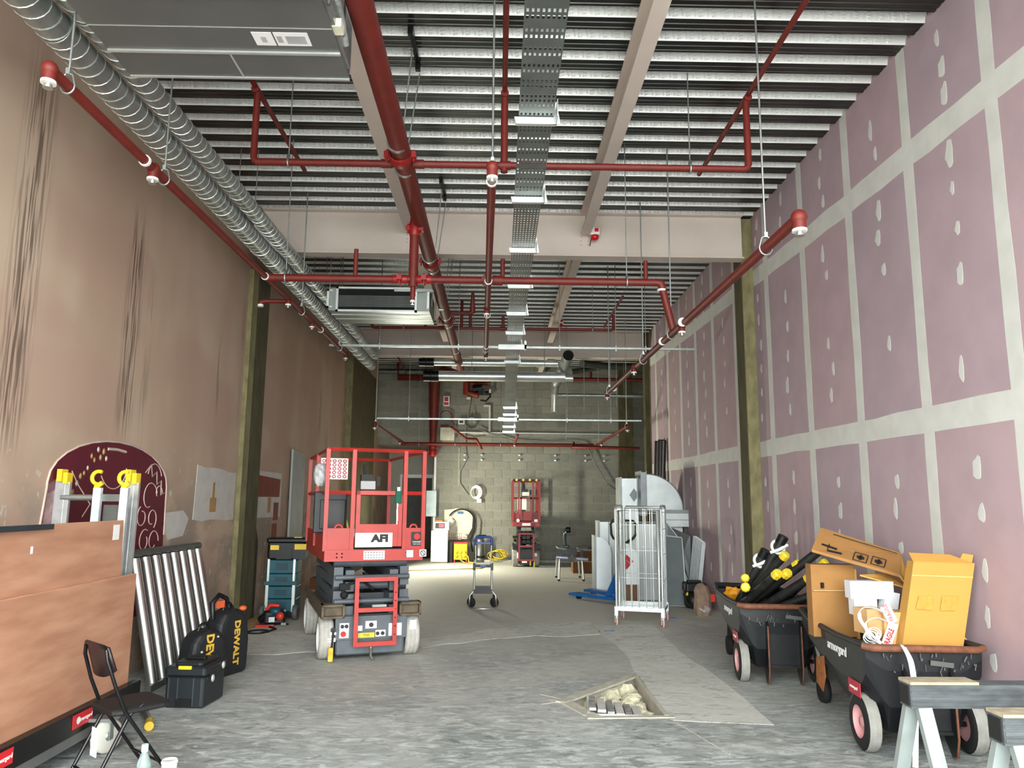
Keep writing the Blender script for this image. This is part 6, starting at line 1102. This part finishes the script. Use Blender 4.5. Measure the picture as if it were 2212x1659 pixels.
# plywood trolley
ply = M('plywood', (166, 116, 90), .7, 0, .1, 3, .03, 60, (1, .6, 3.2), col2=(188, 140, 112), mix=(.35, .65)); ply2 = M('plywood_edge', (196, 150, 120), .8)
t = thing('board_trolley', 'black board trolley with red labels and a grey castor', 'trolley', (-2.75, 4.3, 0)); x = .22
b = B(); b.bb(x - .5, x + .02, -1.9, 1.27, .17, .2); b.bb(x - .02, x + .035, -1.9, 1.27, .16, .29); b.bb(x - .5, x - .46, -1.9, 1.2, .2, 1.05); b.obj('deck_frame', black_m, t)
b = B(); b.bb(x + .01, x + .03, -1.9, 1.2, .10, .16); b.obj('grey_rail', M('rail_grey', (104, 106, 104), .5, .3), t)
for y in (-.35, .42, 1.35 - 2.5): b = B(); b.bb(x + .036, x + .039, y, y + .22, .195, .275); lb = b.obj('red_label', M('label_red', (196, 28, 36), .4), t); b = B(); b.lathe([(.001, .002), (.022, .001)], (x + .039, y + .06, .235), (1, 0, 0), 10); b.obj('white_emblem', paper, lb); txt('armorgard', .034, paper, lb, (x + .0405, y + .14, .235), (0, 1, 0), (0, 0, 1))
for xx, y in ((x + .13, .65), (x + .13, -1.4), (x - .42, .9), (x - .42, -1.5)):
    b = B(); b.bb(xx - .035, xx - .03, y - .03, y + .04, .08, .2); b.bb(xx + .03, xx + .035, y - .03, y + .04, .08, .2); b.bb(xx - .12 if xx > x else xx - .05, xx + .05, y - .05, y + .05, .19, .21); ct = b.obj('caster_bracket', galv, t); b = B(); b.lathe([(.001, -.025), (.09, -.025), (.1, -.015), (.1, .015), (.09, .025), (.001, .025)], (xx, y, .1), (1, -.5, 0), 20); wv = b.obj('caster_wheel', M('caster_offwhite', (196, 194, 184), .6, 0, .1), ct); b = B(); b.lathe([(.001, .03), (.025, .03), (.03, .02)], (xx, y, .1), (1, -.5, 0), 10); b.obj('hub', galv, wv)
b = B(); b.bb(x - .02, x + .03, -.75, -.70, .2, 1.62); b.bar((x, -.72, 1.42), (x, -1.6, 1.5), .03, .03); b.bar((x, -.72, 1.55), (x, -1.2, 1.38), .025, .025); b.bb(x - .03, x + .0, -1.9, .1, 1.37, 1.40); b.obj('top_bracket', M('bracket_slate', (38, 46, 52), .5), t)
for k, (x0, z1, y0, y1, lab) in enumerate(((-2.60, 1.395, 3.0, 5.38, 'taller plywood sheet on the board trolley, showing above the front sheet'), (-2.575, 1.02, 3.05, 5.50, 'front plywood sheet on the board trolley'))):
    b = B(); b.prism([(y0, .21), (y1, .21), (y1 - (.08 if k == 0 else 0), z1), (y0, z1)], (x0, 0, 0), (0, 1, 0), (0, 0, 1), (.022, 0, 0)); o = rebase(b.obj('plywood_sheet', ply)); tag(o, lab, 'plywood', 'plywood sheets on the trolley')
    b = B(); c0 = o.location; b.bb(x0 - .001 - c0.x, x0 + .023 - c0.x, y0 - c0.y, y1 - (.08 if k == 0 else 0) - c0.y, z1 - c0.z, z1 + .003 - c0.z); b.obj('top_edge', ply2, o)
    if k == 0:
        b = B(); b.bb(x0 + .022 - c0.x, x0 + .024 - c0.x, 5.17 - c0.y, 5.25 - c0.y, 1.27 - c0.z, 1.37 - c0.z); b.obj('white_sticker', paper, o)
        b = B(); b.bb(x0 + .022 - c0.x, x0 + .0235 - c0.x, 4.28 - c0.y, 4.30 - c0.y, 1.24 - c0.z, 1.28 - c0.z); b.obj('scratch', paper, o)
# folding chair
t = thing('folding_chair', 'black folding chair with its back to us beside the plywood trolley', 'chair', (-2.10, 4.47, 0), math.radians(-41)); t.scale = (.9, .9, .9); tm = M('chair_tube', (16, 16, 18), .3, .2, .05)
for sx in (-1, 1):
    b = B(); b.tube([(sx * .15, -.18, .82), (sx * .165, -.175, .76), (sx * .18, -.12, .60), (sx * .185, -.05, .44), (sx * .19, .26, .0)], .011, 8); b.obj('front_leg', tm, t)
    b = B(); b.tube([(sx * .165, .06, .47), (sx * .165, -.02, .42), (sx * .17, -.22, .02), (sx * .17, -.24, 0)], .011, 8); b.obj('rear_leg', tm, t)
b = B(); b.tube([(-.15, -.18, .82), (-.13, -.185, .835), (.13, -.185, .835), (.15, -.18, .82)], .011, 8); b.obj('back_bar', tm, t)
for q0, q1, hw in ((.17, .12, .188), (-.18, .1, .17), (-.02, .41, .185)): b = B(); b.tube([(-hw, q0, q1), (hw, q0, q1)], .008, 8); b.obj('cross_bar', tm, t)
b = B(); n = 10; vs = []
for i in range(n + 1):
    u = -1 + 2 * i / n; yy = -.175 - .03 * (1 - u * u); zt = .83 + .015 * (1 - u * u); zb = .69 - .045 * (1 - abs(u) ** 3); vs += [(u * .162, yy, zt), (u * .17, yy + .05, zb)]
fs = [(2 * i, 2 * i + 1, 2 * i + 3, 2 * i + 2) for i in range(n)]; b.add(vs, fs, True); o = b.obj('backrest', M('chair_plum', (38, 24, 24), .45, 0, .1), t); md = o.modifiers.new('thick', 'SOLIDIFY'); md.thickness = .014
b = B(); b.rbox((0, .06, .445), (.36, .37, .035), .06); o = b.obj('seat', M('chair_seat', (14, 13, 14), .6), t)
b = B(); b.bb(.02, .10, -.17, -.165, .20, .36); b.obj('hang_tag', paper, t)
# bottle and cup
t = thing('water_bottle', 'clear plastic bottle with a green label on the floor by the folding chair', 'bottle', (-1.84, 4.22, 0)); b = B(); b.lathe([(.001, .0), (.032, .002), (.035, .02), (.035, .15), (.034, .18), (.018, .225), (.014, .232), (.014, .25)], (0, 0, 0), (0, 0, 1), 18); b.obj('bottle_body', M('bottle_plastic', (196, 214, 214), .15, 0, .03, trans=.7), t); b = B(); b.lathe([(.0355, .05), (.0358, .052), (.0358, .155), (.0355, .157)], (0, 0, 0), (0, 0, 1), 18); lb = b.obj('green_label', M('label_green', (96, 196, 70), .5, 0, .2, 30), t); b = B(); b.cyl((0, 0, .236), (0, 0, .272), .017, 14); b.obj('cap', M('cap_pale', (206, 226, 232), .4), t)
t = thing('paper_cup', 'white takeaway cup on the floor beside the water bottle', 'cup', (-1.80, 4.45, 0)); b = B(); b.lathe([(.001, 0), (.03, 0), (.041, .10), (.001, .10)], (0, 0, 0), (0, 0, 1), 20); b.obj('cup_body', white_p, t); b = B(); b.lathe([(.043, .105), (.045, .112), (.043, .118), (.038, .125), (.036, .12), (.001, .12)], (0, 0, 0), (0, 0, 1), 20); b.obj('lid', white_p, t)
for x, y in ((-2.36, 5.45), (-2.54, 5.2)): 
    t = thing('capped_tube', 'yellow capped tube end on the floor by the board trolley, %s' % ('next to its castor' if x > -2.5 else 'half hidden under it'), 'tube', (x, y, 0), .4, 'yellow end caps under the board trolley'); b = B(); b.cyl((0, -.06, .03), (0, .06, .03), .03, 12); b.obj('cap', M('old_yellow', (196, 160, 40), .5), t); b = B(); b.cyl((0, .06, .03), (-.05, .4, .03), .022, 10); b.obj('tube', galv_d, t)
